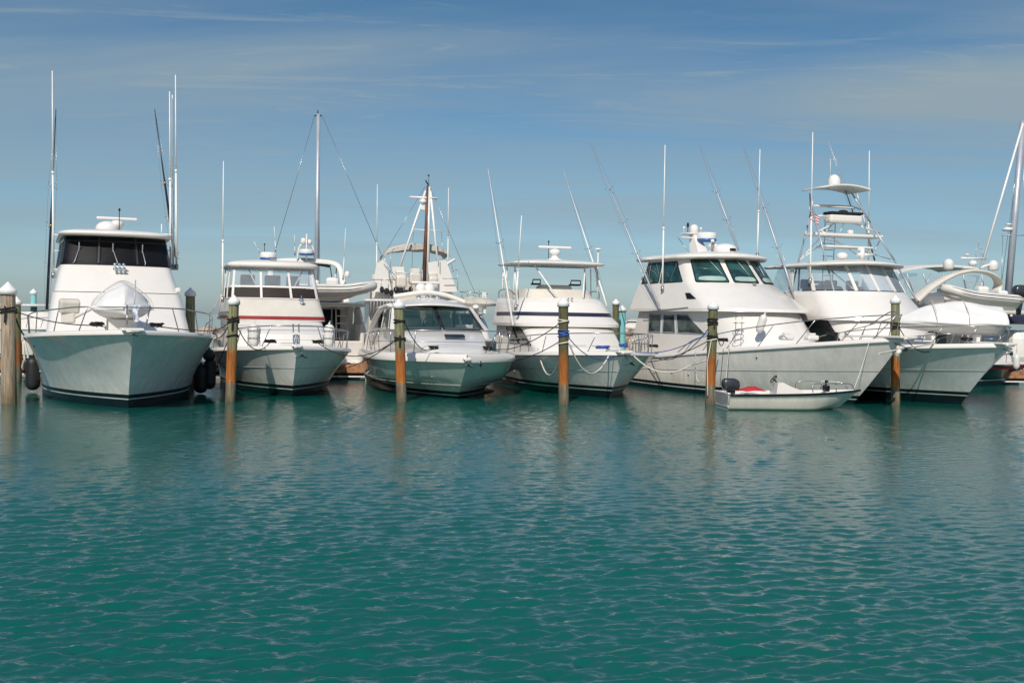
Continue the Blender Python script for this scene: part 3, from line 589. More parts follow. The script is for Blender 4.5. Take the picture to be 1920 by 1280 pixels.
m.tube(pts[:3] + [pts[0]], .018, 6); B.part(m, 'side_wing_frame', M['alu']); m = MB(); m.add(pts[:3], [(0, 1, 2)], False); B.part(m, 'side_wing_curtain', M['vinyl'])
# ================================================================ BOAT 3: express cruiser
B = Boat('express_cruiser', (856, 746), 13.5, 'low white express cruiser with mint hull, radar arch and wide green tinted windshield', 'boat')
b3 = B; h3 = Hull(B, 1.5, 1.14, 1.0, -8.2, 2.24, 1.96, 4.3, 4.2, q=1.0, ns=2.3, nw=2.1, mats=M['hull_mint'], toe=.19, toew=.62, boot=.2, stem_p=.8, chine=(.62, .35, .22)); h3.build(); h3.line(.36, .014, M['seam'], 'chine_rail')
hs = House(B, [(1.18, .55, .75, -7.5, 1.8, .45), (1.34, .1, .9, -7.5, 1.8, .5), (1.52, -.6, 1.08, -7.5, 1.75, .5), (1.72, -1.6, 1.25, -7.5, 1.7, .5), (1.93, -3.1, 1.45, -7.5, 1.66, .5)], .3); hs.build('coachroof', M['gel'], smooth_v=True, crown=.12)
ws = House(B, [(1.93, -3.0, 1.62, -7.2, 1.72, .62), (2.7, -4.6, 1.36, -6.8, 1.5, .42)], .2)
for a, b_ in ((-.86, -.0), (.0, .86), (-1.5, -1.04), (1.04, 1.5)): ws.window([(a + .02, .95), (b_ - .02, .95), (b_ - .02, .04), (a + .02, .04)], M['wind'], M['frame_b'] if abs(a + b_) < 1.1 else M['gel'], .035, .08, 'windshield_window')
for s in (-.94, .94): ws.strip(s - .05, s + .05, 0, 1, 'windshield_pillar', M['gel'], .04)
dsh = House(B, [(1.9, -3.6, 1.3, -6, 1.4, .4), (2.02, -3.7, 1.25, -4.6, 1.3, .4)]); dsh.build('dashboard', M['seat'])
for y in (-.55, .5): m = MB(); m.box((-5.4, y, 2.15), (.5, .6, .45), .12); m.box((-5.65, y, 2.4), (.16, .6, .35), .08); B.part(m, 'helm_seat', M['plastic'])
m = MB(); m.tube([Vector((-4.4, -.15 + .19*math.cos(a), 2.18 + .16*math.sin(a))) for a in [2*PI*k/20 for k in range(21)]], .016, 6); B.part(m, 'steering_wheel', M['frame_b'])
plate(B, 'shaded_headliner', 2.6, -4.7, -7.3, 1.3, 1.4, .35, .06, .1, M['bottom']); m = MB(); m.box((-7.4, 0, 1.75), (.1, 2.6, .8), .05);  # near-black ceiling plate: shade of the enclosed cabin put into its colour
B.part(m, 'aft_bulkhead', M['gel2'])
for y in (-1.2, -.2, .5, 1.25): strut(B, (-7.4, y, 1.9), (-7.3, y, 2.75), .05, M['frame_b'], 'curtain_post')
plate(B, 'hardtop', 2.74, -4.5, -8.2, 1.4, 1.5, .5, .07, .24, M['gel'], drop=.10)
m = MB(); m.tube(smooth_pts([B.L(738, 556, x=-6.2), (-6.2, -.75, 3.12), (-6.2, 0, 3.22), (-6.2, .75, 3.14), (-6.2, 1.45, 2.9)], 6), .055, 8, flat=1.4); B.part(m, 'roof_hoop', M['gel'])
for sd in (-1, 1):
    m = MB(); m.tube(smooth_pts([(-4.5, sd*1.45, 2.75), (-5.2, sd*1.62, 2.62), (-5.9, sd*1.75, 2.3), (-6.5, sd*1.86, 1.85), (-6.9, sd*1.95, 1.2)], 6), .1, 10, flat=.6); B.part(m, 'side_arch', M['gel'])
m = MB(); m.box((-6.6, .1, 3.36), (.3, .12, .3), .04); B.part(m, 'radar_post', M['plastic']); m = MB(); m.box(B.L(798, 530, x=-6.6), (.13, 1.0, .09), .035); B.part(m, 'antenna_bar', M['plastic'])
for px in (789, 805): dome(B, B.L(px, 553, x=-6.4), .2, .42)
for px in (785, 802, 820): m = MB(); m.ell(B.L(px, 557, x=-5.2), (.06, .09, .07), 10, 6); B.part(m, 'floodlight', M['mirror'])
r3 = rail(B, h3, [-5.6, -4.6, -3.4, -2.3, -1.2, -.1], [.1, .72, .8, .82, .84, .86], lean=.15, inset=.2, mid=.5, zoff=.2)
for (px, py) in ((778, 681), (742, 674)):
    # oval portlights set in the left side
    q = B.L(px, py, y=-1.75); tt = 1.0
    yy = h3.half(q.x, q.z/1.14)
    m = MB(); m.lathe([(.001, .012), (.1, .012), (.13, .0)], (0, 0, 0), 20, 'y'); m.v = [(v[0]*1.5 + q.x, -v[1] - yy - .01, v[2]*.62 + q.z) for v in m.v]; B.part(m, 'portlight', M['black_glass'])
m = MB(); q = hs.pt(-.12, 1.55, .0); m.box((-1.0, .1, 1.80), (.22, .62, .08), .03, 0, .28); B.part(m, 'deck_hatch', M['dark_glass'])
anchor(B, (1.55, 0, 1.12), .7); bow_roller(B, h3, .22, .7, .1)
for y in (-.8, .8): cleat(B, (.6, y, 1.42)); coil(B.Wd((.55, y, 1.42)), M['rope_k'], 'black rope coiled on the %s bow cleat of the low express cruiser' % ('left' if y < 0 else 'right'), .1)
# ================================================================ BOAT 4: navy striped flybridge boat
B = Boat('flybridge_boat', (1142, 746), 14, 'white flybridge fishing boat with thin navy stripes and an open hardtop on struts', 'boat')
b4 = B; h4 = Hull(B, 1.3, 1.38, 1.0, -8.5, 2.15, 1.8, 4.2, 5.0, q=1.35, ns=2.4, nw=1.9, mats=M['hull_white'], toe=.07, boot=.36, stem_p=1.0); h4.build(); h4.line(.62, .008, M['seam'], 'hull_seam'); h4.line(.965, .02, M['navy'], 'sheer_stripe')
hs = House(B, [(1.2, -2.6, 1.5, -7.7, 1.75, .6), (1.45, -3.0, 1.55, -7.7, 1.75, .6), (2.15, -4.4, 1.62, -7.7, 1.75, .55)], .2); hs.build('cabin', M['gel'])
for a, b_ in ((-1.12, -1.36), (-1.38, -1.62)): hs.window([(b_, 1.92), (a, 1.92), (a + .08 if a > -1.3 else a, 1.05), (b_, 1.05)], M['cabin_glass'], M['frame_b'], .03, .08)
for a, b_ in ((1.12, 1.36), (1.38, 1.62)): hs.window([(a, 1.92), (b_, 1.92), (b_, 1.05), (a, 1.05)], M['cabin_glass'], M['frame_b'], .03, .08)
up = House(B, [(2.12, -4.15, 1.86, -7.7, 1.9, .5), (2.22, -4.15, 1.88, -7.7, 1.9, .5), (2.48, -4.55, 1.72, -7.65, 1.85, .5), (2.6, -4.62, 1.68, -7.65, 1.84, .5), (2.95, -4.95, 1.5, -7.6, 1.8, .48), (3.1, -5.15, 1.34, -7.55, 1.75, .45)], .3)
br = up.build('flybridge', M['gel'], aft=True); up.band(1.97, 3.0, 'navy_band', M['navy'], .012, -1.9, 1.9, br)
co = House(B, [(3.1, -5.35, 1.22, -7.4, 1.5, .4), (3.42, -5.65, 1.14, -7.2, 1.45, .38)], .3); co.build('windscreen_coaming', M['gel2'], top=False, aft=False)
m = MB(); m.box((-6.6, .1, 3.35), (.6, 1.3, .5), .15); B.part(m, 'console', M['gel2'])
for y, w in ((-.62, .3), (.85, .38)): m = MB(); m.tube([(-6.4, y - w/2, 3.6), (-6.4, y - w/2 + .03, 3.78), (-6.4, y + w/2, 3.78), (-6.4, y + w/2, 3.6)], .025, 6); m.box((-6.5, y, 3.62), (.3, w, .06), .02); B.part(m, 'chair_back', M['frame_b'])
plate(B, 'hardtop', 4.3, -5.35, -7.9, 1.7, 1.7, .35, .07, .12, M['roof'])
def strut(B, a, b, r=.028, mat=None, nm='hardtop_strut'):
    m = MB(); m.tube([a, b], r, 8); return B.part(m, nm, mat or M['alu'])
for sd in (-1, 1):
    strut(B, (-5.6, sd*.95, 4.3), (-4.75, sd*.3 if sd < 0 else .62, 3.1)); strut(B, (-7.55, sd*1.55, 4.3), (-7.5, sd*1.62, 3.1)); strut(B, (-6.0, sd*1.5, 4.3), (-6.0, sd*1.58, 3.1)); strut(B, (-6.1, sd*1.5, 4.2), (-5.1, sd*1.62, 2.85)); strut(B, (-6.9, sd*1.58, 4.25), (-6.9, sd*1.62, 3.1), .02)
    m = MB(); m.tube(smooth_pts([(-5.6, sd*1.5, 3.12), (-6.2, sd*1.66, 3.38), (-7.4, sd*1.72, 3.38), (-7.55, sd*1.72, 3.1)], 5), .018, 6); B.part(m, 'flybridge_rail', M['steel'])
radar_bar(B, B.L(1040, 489, x=-7), 1.25, 0, .42)
m = MB(); m.tube([(-7.4, .1, 4.4), (-7.4, .1, 5.2)], .012, 6); m.ell((-7.4, .1, 5.22), (.03, .03, .05), 8, 6); B.part(m, 'weather_vane', M['frame_b'])
q = B.L(1121, 497, x=-6.6); m = MB(); m.tube([q - Vector((0, 0, .9)), q + Vector((0, 0, .55))], .025, 8); m.lathe([(.03, .53), (.13, .56), (.13, .6), (.02, .62)], q, 14); B.part(m, 'gps_antenna', M['plastic'])
antenna(B, B.L(967, 580, y=-1.9), B.L(978, 404, y=-1.9), .032, .013)
outrigger(B, B.L(962, 610, y=-1.95), B.L(915, 317, y=-2.0), M['alu'], (.36, .5), .035, .2); outrigger(B, B.L(1134, 560, y=1.7), B.L(1057, 322, y=1.7), M['alu'], (.36,), .032, .2)
rail(B, h4, [-3.8, -3.0, -2.1, -1.2, -.3, .4], [.5, .55, .6, .62, .63, .63], lean=.25, inset=.1)
bow_roller(B, h4, .45, 1.2, .12); anchor(B, (1.45, .1, 1.22), .8)
cleat(B, (.2, -.5, 1.5)); coil(B.Wd((.35, -.35, 1.48)), M['rope_b'], 'blue rope coiled on the bow of the navy striped flybridge boat', .14); coil(B.Wd((.75, .15, 1.55)), M['rope_b'], 'small blue rope coil on the anchor platform of the navy striped flybridge boat', .09)
q = up.pt(.02, 4.5, .06); m = MB(); m.lathe([(.012, 0), (.02, .1), (.04, .16), (.012, .16)], q + Vector((-.05, .1, 0)), 12, 'x'); m.lathe([(.012, 0), (.02, .08), (.035, .13), (.012, .13)], q + Vector((-.05, -.02, 0)), 12, 'x'); B.part(m, 'horn', M['mirror'])
m = MB(); m.box((-1.1, .25, 1.55), (.5, .8, .04), .02); B.part(m, 'deck_hatch', M['gel2'])
# ================================================================ BOAT 5: large enclosed bridge yacht
B = Boat('motor_yacht', (1600, 757), 23, 'largest white yacht with enclosed teal windowed bridge and long cream hull behind the small skiff', 'yacht')
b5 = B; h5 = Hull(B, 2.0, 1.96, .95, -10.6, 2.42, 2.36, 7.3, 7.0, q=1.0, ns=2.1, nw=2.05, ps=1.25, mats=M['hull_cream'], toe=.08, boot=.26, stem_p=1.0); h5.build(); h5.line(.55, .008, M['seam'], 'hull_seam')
hs = House(B, [(1.1, -3.3, 1.72, -10.2, 1.98, 1.3), (2.74, -4.85, 1.78, -9.6, 1.9, .95)], .3); hs.build('cabin', M['gel'])
def sx(x, xf, xb): return 1 + (xf - x)/(xf - xb)
for x0, x1, x2, x3 in ((-6.35, -5.35, -7.1, -7.05), (-7.2, -7.15, -8.0, -8.0), (-8.1, -8.1, -9.0, -8.95)):
    q = [(-sx(x2, -4.6, -9.8), .93), (-sx(x0, -4.6, -9.8), .93), (-sx(x1, -4.2, -9.9), .52), (-sx(x3, -4.2, -9.9), .52)]
    hs.window(q, M['cabin_glass'], M['anod'], .035, .07); hs.window([(-a, b_) for a, b_ in (q[1], q[0], q[3], q[2])], M['cabin_glass'], M['anod'], .035, .07)
up = House(B, [(2.72, -4.6, 2.02, -10.1, 2.08, 1.05), (2.82, -4.65, 2.02, -10, 2.08, 1.05), (3.7, -6.3, 1.78, -9.7, 1.9, .8), (4.62, -7.05, 1.56, -9.2, 1.74, .72)], .22)
up.build('bridge', M['gel'])
for a, b_, c, d in ((-.9, -.4, -.9, -.36), (-.28, .28, -.28, .31), (.4, .92, .44, .92)):
    f = up.window([(a, 2.9), (b_, 2.9), (d, 2.02), (c, 2.02)], M['teal_glass'], M['frame_b'], .045, .06, 'windshield_window')
    up.panel([(c + .07, 2.26), (d - .07, 2.26), (d - .04, 2.09), (c + .04, 2.09)], 'dash_cover', paint('dash_cover_seen_through_glass', (.34, .46, .42), .15, .1), .014, .3, f)
for x0, x1, x2, x3 in ((-7.5, -6.75, -8.25, -8.25), (-8.33, -8.33, -8.95, -9.0), (-9.0, -9.05, -9.12, -9.5)):
    q = [(-sx(x2, -7.05, -9.2), 2.86), (-sx(x0, -7.05, -9.2), 2.86), (-sx(x1, -6.3, -9.7), 2.05), (-sx(x3, -6.3, -9.7), 2.03)]
    up.window(q, M['teal_glass'], M['frame_b'], .035, .04, 'side_window'); up.window([(-a, b_) for a, b_ in (q[1], q[0], q[3], q[2])], M['teal_glass'], M['frame_b'], .035, .04, 'side_window')
plate(B, 'hardtop', 4.6, -6.75, -9.9, 1.84, 1.9, .85, .14, .17, M['roof'], drop=.04)
for s, e in ((-.62, -.45), (-.02, .12), (.68, .6)): m = MB(); m.tube([up.pt(s, 2.95, .05), up.pt(e, 2.3, .05)], .014, 6); B.part(m, 'wiper', M['anod'])
m = MB(); q = hs.pt(-.35, .86, .0); m.ell(q, (.09, .13, .1), 14, 8); B.part(m, 'docking_light', M['mirror'])
m = MB(); [m.add([up.pt(-1.08 - a, 1.5 + b_, .02) for a, b_ in ((0, -.14), (.13, -.14), (.11, .1), (.04, .1))], [(0, 1, 2, 3)], False)]; B.part(m, 'air_vent', M['frame_b'])
m = MB(); q = up.pt(.1, 1.93, .05); m.box(q, (.08, .12, .1), .02); B.part(m, 'camera', M['seat'])
# mast with electronics
c = Vector((-8.4, 0, 4.85)); m = MB(); m.loft([[c + Vector((lerp(-.1, -.55, t) + dx*lerp(.3, .16, t), dy*lerp(.24, .13, t), lerp(-.1, .75, t))) for dx, dy in ((-1, -1), (1, -1), (1, 1), (-1, 1))] for t in (0, .5, 1)], True, (True, True), False); m.box(c + Vector((-.6, -.1, .78)), (.5, .7, .05), .02); m.box(c + Vector((-.5, -.35, .62)), (.2, .5, .05), .02); B.part(m, 'radar_mast', M['plastic'])
drum(B, c + Vector((-.15, .28, .5)), .36, .32); dome(B, c + Vector((-.6, .02, .8)), .17, .34)
m = MB(); m.tube([c + Vector((-.6, -.25, .8)), c + Vector((-.6, -.25, 1.05))], .015, 6); m.ell(c + Vector((-.6, -.25, 1.1)), (.07, .03, .1), 10, 6); B.part(m, 'wind_sensor', M['frame_b'])
for y in (-.42, .32): m = MB(); m.tube([c + Vector((-.6, y, .8)), c + Vector((-.6, y, .95))], .012, 6); m.ell(c + Vector((-.6, y, .99)), (.05, .05, .06), 10, 6); B.part(m, 'navigation_light', M['plastic'])
m = MB(); m.tube([c + Vector((-.7, -.6, .62)), c + Vector((-.3, -.2, -.1))], .012, 6); B.part(m, 'mast_stay', M['steel'])
radar_bar(B, c + Vector((.5, .15, -.0)), 1.4, .95, .36); dome(B, (-7.35, .3, 4.78), .42, .42)
m = MB(); m.box((-6.92, .34, 4.96), (.02, .26, .09), .004, .12); B.part(m, 'dome_badge', M['frame_b'])
antenna(B, B.L(1242, 545, y=-1.95), B.L(1247, 272, y=-1.95), .035, .015); antenna(B, B.L(1420, 483, y=1.8), B.L(1425, 280, y=1.85), .032, .014)
outrigger(B, B.L(1237, 580, y=-2.1), B.L(1105, 262, y=-2.2), M['anod'], (.3, .48, .68), .042, .22); outrigger(B, B.L(1384, 468, y=1.9), B.L(1307, 260, y=2.0), M['anod'], (.25, .5), .035, .22); outrigger(B, B.L(1490, 560, y=2.2), B.L(1390, 262, y=2.4), M['anod'], (.3, .55), .042, .24)
q = B.L(1197, 485, y=-2.1); strut(B, q, (-8.7, -1.8, 4.62), .022, M['alu'], 'outrigger_arm'); 
rail(B, h5, [-6.9, -5.8, -4.7, -3.5, -2.2, -.9, .4, 1.2], [.06, .5, .6, .7, .76, .8, .8, .78], lean=.62, inset=.12)
m = MB(); m.tube(smooth_pts([(1.0, -.34, 2.35), (1.75, -.3, 2.72), (2.1, -.3, 2.72)], 4), .016, 6); B.part(m, 'pulpit_rail', M['steel'])
m = MB(); m.tube([B.L(1206, 585, y=-2.1), B.L(1290, 576, y=-2.05)], .014, 6); m.tube([B.L(1206, 585, y=-2.1), B.L(1206, 592, y=-2.0)], .014, 6); B.part(m, 'grab_rail', M['steel'])
bow_roller(B, h5, .6, 1.7, .25); anchor(B, (2.05, -.1, 1.8), .8)
for x, y in ((-1.7, -1.2), (-1.9, -.1)): m = MB(); m.box((x, y, 1.93), (.28, .42, .16), .05); m.box((x, y, 2.04), (.18, .22, .07), .02); B.part(m, 'deck_locker', M['gel'])
q = B.Wd(B.L(1412, 626, x=-3.2) + Vector((.12, 0, .0))); fr = fender(q + Vector((.08, -.05, .66)), .62, .13, M['fender_w'], 'white fender with a black cap leaning on the front of the largest yacht', ropeup=.05, rx=.0); fr.rotation_euler = (.1, .3, 0)
m = MB(); c = B.L(1385, 626, x=-3.4)
for zz in (.1, .35, .6): m.tube([c + Vector((.17*math.cos(a), .17*math.sin(a), zz)) for a in [2*PI*k/16 for k in range(17)]], .012, 5)
m.tube([c + Vector((.17, 0, .0)), c + Vector((.17, 0, .6))], .012, 5); m.tube([c - Vector((.17, 0, .0)), c + Vector((-.17, 0, .6))], .012, 5); B.part(m, 'fender_basket', M['steel'])
for px, py, nm in ((1225, 652, 'far'), (1356, 641, 'near')): coil(B.Wd(B.L(px, py, y=-2.2)), M['rope_k'], 'black rope coiled on the %s side deck cleat of the largest yacht' % nm, .12)
# boarding gate mesh aft
m = MB()
for k in range(7): p = B.L(1181 + k*5.5, 628, y=-2.15); m.tube([p, Vector((p.x, p.y, 1.1 + .05*k))], .012, 5)
m.tube([B.L(1181, 628, y=-2.15), B.L(1214, 626, y=-2.15)], .014, 6); B.part(m, 'side_gate', M['steel'])
# ================================================================ BOAT 6: tuna tower
B = Boat('sportfishing_boat', (1802, 758), 17, 'white sportfishing boat with a tall tubular tuna tower and clear bridge curtains', 'boat')
b6 = B; h6 = Hull(B, 1.8, 1.82, 1.2, -10.1, 2.45, 2.1, 4.9, 5.4, q=1.7, ns=2.6, nw=2.0, ps=1.1, mats=M['hull_teal'], toe=.09, boot=.4, stem_p=1.05); h6.build(); h6.line(.6, .008, M['seam'], 'hull_seam')
hs = House(B, [(1.5, -3.1, 1.72, -9.5, 1.95, .8), (2.52, -4.1, 1.78, -9.5, 1.92, .8)], .22); hs.build('cabin', M['gel'])
for sd in (-1, 1): q = [(-sx(-6.3, -4.2, -9.5), .98), (-1.06, .98), (-1.02, .12), (-sx(-6.3, -4.2, -9.5), .12)]; q = q if sd < 0 else [(-a, b_) for a, b_ in (q[1], q[0], q[3], q[2])]; hs.window(q, M['dark_glass'], M['frame_b'], .04, .06)
up = House(B, [(2.5, -3.95, 1.95, -9.6, 2.0, .85), (2.62, -4.0, 1.95, -9.6, 2.0, .85), (3.35, -4.9, 1.84, -9.4, 1.95, .8), (3.5, -5.05, 1.78, -9.4, 1.9, .78), (4.42, -5.75, 1.66, -8.6, 1.78, .7)], .22)
up.build('bridge', M['gel'], t1=3, top=False, aft=False)
sh = House(B, [(3.0, -5.4, 1.6, -9, 1.8, .7), (3.3, -5.4, 1.6, -9, 1.8, .7)]); sh.build('bridge_floor', M['seat'], aft=False)
ed = (-1.75, -1.4, -1.05, -.42, .02, .46, .96, 1.3, 1.7)
for i in range(len(ed) - 1): up.panel([(ed[i] + .03, 3.95), (ed[i+1] - .03, 3.95), (ed[i+1] - .03, 3.04), (ed[i] + .03, 3.04)], 'clear_curtain', M['vinyl2'] if i in (0, 1, 6, 7) else M['vinyl'], 0, .06)
for s in ed[1:-1]: up.strip(s - .03, s + .03, 3, 4, 'curtain_post', M['gel'], .03)
for y in (-.9, .1, 1.0): m = MB(); m.box((-7.0, y, 3.55), (.5, .5, .4), .12); m.box((-7.25, y, 3.8), (.14, .5, .35), .07); B.part(m, 'helm_seat', M['seat'])
radar_bar(B, (-8.0, .2, 3.5), 1.2, 0, .35)
plate(B, 'hardtop', 4.42, -5.2, -8.6, 1.86, 1.9, .8, .09, .16, M['roof'], drop=.05)
T = lambda px, py, x=-7.2: B.L(px, py, x=x)
def tubes(nm, segs, r=.028, mat=None):
    for s in segs:
        m = MB(); m.tube(s if len(s) == 2 else smooth_pts(s, 5), r, 8); B.part(m, nm, mat or M['anod'])
# tower legs and braces
tubes('tower_leg', [[T(1571, 575, -4.6), T(1549, 488, -5.6)], [T(1549, 488, -5.6), T(1526, 405, -6.7), ], [T(1526, 405, -6.7), T(1521, 362, -6.9)], [T(1720, 566, -5.0), T(1677, 488, -6.2)], [T(1677, 488, -6.2), T(1632, 418, -6.8)], [T(1632, 418, -6.8), T(1597, 362, -6.9)],
    [T(1497, 492, -8), T(1520, 400, -8)], [T(1520, 400, -8), T(1519, 362, -8)], [T(1641, 492, -8.4), T(1617, 400, -8)], [T(1617, 400, -8), T(1606, 360, -8)], [T(1497, 545, -7.8), T(1499, 498, -7.8)], [T(1484, 545, -7.8), T(1495, 498, -7.8)]], .034)
tubes('tower_brace', [[T(1500, 487, -7.4), T(1562, 420, -7.4)], [T(1540, 432, -7.2), T(1610, 480, -7.2)], [T(1545, 448), T(1670, 486)], [T(1601, 418), T(1650, 437)], [T(1536, 404), T(1552, 406)], [T(1612, 404), T(1626, 406)], [T(1535, 433), T(1566, 418)], [T(1598, 418), T(1637, 434)], [T(1640, 470), T(1649, 452)], [T(1549, 500, -6.5), T(1608, 548, -5.0)], [T(1500, 487, -7.4), T(1545, 455, -7.4)], [T(1575, 435), T(1585, 412)]], .022, M['alu'])
for k in range(10):
    y0 = T(1542, 540 - k*12, -8.3); strut(B, y0, y0 + Vector((0, .45, 0)), .014, M['anod'], 'ladder_rung')
tubes('ladder_rail', [[T(1541, 548, -8.3), T(1548, 402, -8.3)], [T(1560, 548, -8.3), T(1567, 402, -8.3)]], .016)
for (l, r_, y, nm, th) in ((1517, 1646, 442, 'tower_platform', .1), (1540, 1627, 464, 'tower_shelf', .07), (1519, 1603, 388, 'tower_backrest', .06)):
    a, b_ = T(l, y), T(r_, y); c = (a + b_)/2; m = MB(); m.box(c, (.7 if nm != 'tower_backrest' else .12, abs(b_.y - a.y), th), .03); B.part(m, nm, M['roof'])
a, b_ = T(1550, 411), T(1611, 411); m = MB(); m.box((a + b_)/2, (.5, b_.y - a.y, .3), .08); cn = B.part(m, 'tower_console', M['gel']); m = MB(); m.box((a + b_)/2 + Vector((0, 0, .2)), (.55, (b_.y - a.y)*1.0, .1), .045); B.part(m, 'console_cover', M['canvas_b'], cn)
m = MB(); m.ell((a + b_)/2 + Vector((0, 0, .28)), (.1, .2, .06), 12, 8); B.part(m, 'console_gear', M['canvas_b'], cn)
tubes('tower_rail', [[T(1527, 405), T(1548, 405)], [T(1611, 400), T(1620, 402)], [T(1525, 403), T(1523, 386), T(1600, 388), T(1618, 402)]], .025, M['alu'])
a, b_ = T(1519, 357), T(1615, 354); c = (a + b_)/2; m = MB(); rings = []
for i in range(13):
    u = i/12; x = c.x + lerp(.75, -.75, u); ring = []
    for j in range(15): v = j/14*2 - 1; ring.append(Vector((x, c.y + v*(b_.y - a.y)/2*(1 - .12*(2*u - 1)**4), c.z + .12*(1 - v*v) + .0)))
    rings.append(ring)
m.loft(rings, False); m.loft([[p - Vector((0, 0, .05)) for p in r_] for r_ in rings], False); ed_ = lambda g: [[p for p in g], [p - Vector((0, 0, .05)) for p in g]]
m.loft(ed_(rings[0]), False); m.loft(ed_(rings[-1]), False); m.loft(ed_([r_[0] for r_ in rings]), False); m.loft(ed_([r_[-1] for r_ in rings]), False); B.part(m, 'sunshade_top', M['roof'])
dome(B, T(1564, 351) + Vector((0, 0, -.06)), .22, .52); 
dome(B, B.L(1579, 486, x=-6.6), .2, .25, 'spotlight_dome'); m = MB(); q = B.L(1616, 487, x=-6.4); m.tube([q, q + Vector((0, 0, .38))], .09, 12); m.tube([q + Vector((0, -.2, .18)), q + Vector((0, .45, .18))], .06, 10); m.box(q + Vector((0, -.05, .38)), (.12, .25, .14), .03); B.part(m, 'loudhailer', M['plastic'])
m = MB(); q = T(1594, 435); m.box(q, (.15, .2, .14), .03); m.tube([q, q - Vector((0, 0, .16))], .03, 8); B.part(m, 'searchlight', M['plastic'])
antenna(B, B.L(1519, 530, y=-1.8), B.L(1524, 248, y=-1.8), .035, .015); antenna(B, B.L(1628, 520, y=1.75), B.L(1630, 283, y=1.75), .032, .015); antenna(B, T(1557, 352), T(1557, 298), .014, .008)
outrigger(B, T(1600, 400, -7.6), T(1553, 264, -7.6), M['anod'], (.3,), .025, .16)
outrigger(B, B.L(1486, 545, y=-2.2), B.L(1455, 452, y=-2.3), M['anod'], (), .05, .2)
rail(B, h6, [-5.6, -4.4, -3.2, -2.0, -.8, .3, 1.0], [.06, .45, .55, .6, .62, .62, .6], lean=.3, inset=.12)
rail(B, h6, [-1.6, -.9, -.2, .5], [.1, .3, .36, .4], lean=.2, inset=.5, name='inner_rail')
bow_roller(B, h6, .5, 1.3, .2); anchor(B, (1.9, 0, 1.7), .7)
for (px, py, nm) in ((1560, 630, 'left'), (1812, 640, 'right')): coil(B.Wd(B.L(px, py, x=-1.8 if nm == 'left' else -.3)), M['rope_k'], 'black rope bundle on the %s side of the tower boat foredeck' % nm, .13)
c = B.Wd((-1.35, .62, 2.1)); tarp_tender('dinghy', c, B.root.rotation_euler.z + 1.15 + PI, 3.0, 1.6, .72, .85, 'large dinghy under a white tarp, slung across the foredeck of the tower boat')
# US ensign on the tower
q = B.Wd(T(1519, 408)); root = empty('flag', q, 0, 'small red and white striped flag flying from the left of the tuna tower', 'flag')
for k in range(7):
    m = MB(); m.loft([[Vector((u*.32, -.05*math.sin(u*6), .2 - k*.045 - u*.12 + .02*math.sin(u*5))) for u in [j/8 for j in range(9)]], [Vector((u*.32, -.05*math.sin(u*6), .157 - k*.045 - u*.12 + .02*math.sin(u*5))) for u in [j/8 for j in range(9)]]], False); m.build('stripe', M['redc'] if k % 2 == 0 else M['plastic'], root)
m = MB(); m.loft([[Vector((u*.13, -.05*math.sin(u*6) - .006, .2 - u*.12 + .02*math.sin(u*5))) for u in [j/5 for j in range(6)]], [Vector((u*.13, -.05*math.sin(u*6) - .006, .05 - u*.12 + .02*math.sin(u*5))) for u in [j/5 for j in range(6)]]], False); m.build('canton', M['blue'], root)
def fit(B, h, x, z, sd, r=.035, nm='hull_fitting', mat=None):
    t_ = z/h.zs(x); y = h.half(x, t_); m = MB(); m.lathe([(r, -.02), (r, .012), (r*.6, .018), (.004, .018)], (0, 0, 0), 12, 'y'); m.v = [(v[0] + x, sd*(v[1] + y), v[2] + z) for v in m.v]; B.part(m, nm, mat or M['steel'])
for bb, hh, L_ in ((b1, h1, ((-2.2, 1.45, -1), (-4.0, .7, -1), (-2.6, .8, 1))), (b2, h2, ((-1.6, .95, -1), (-2.4, .6, -1), (-1.5, .8, 1))), (b3, h3, ((.15, .62, 1), (.15, .62, -1), (-2.4, .7, 1))), (b4, h4, ((-3.0, 1.05, -1), (-1.4, .7, -1), (-4.2, .6, -1))), (b5, h5, ((-2.2, 1.3, -1), (-5.4, .6, -1), (-6.4, .6, -1), (-7.6, .55, -1), (-4.4, .75, -1))), (b6, h6, ((-1.2, 1.2, -1), (-2.4, .8, -1)))):
    for x, z, sd in L_: fit(bb, hh, x, z, sd)
def hatch(B, x, y, z, l=.5, w=.5, ry=0):
    m = MB(); m.box((x, y, z), (l, w, .05), .02, 0, ry); o = B.part(m, 'deck_hatch', M['gel']); m = MB(); m.box((x, y, z + .03), (l*.8, w*.8, .012), .005, 0, ry); B.part(m, 'pane', M['dark_glass'], o)
hatch(b4, -1.6, -.5, 1.52); hatch(b6, -.6, -.9, 1.9, .45, .45); hatch(b2, -1.6, 0, 1.48, .45, .45); hatch(b5, -.4, .3, 2.0, .5, .5)
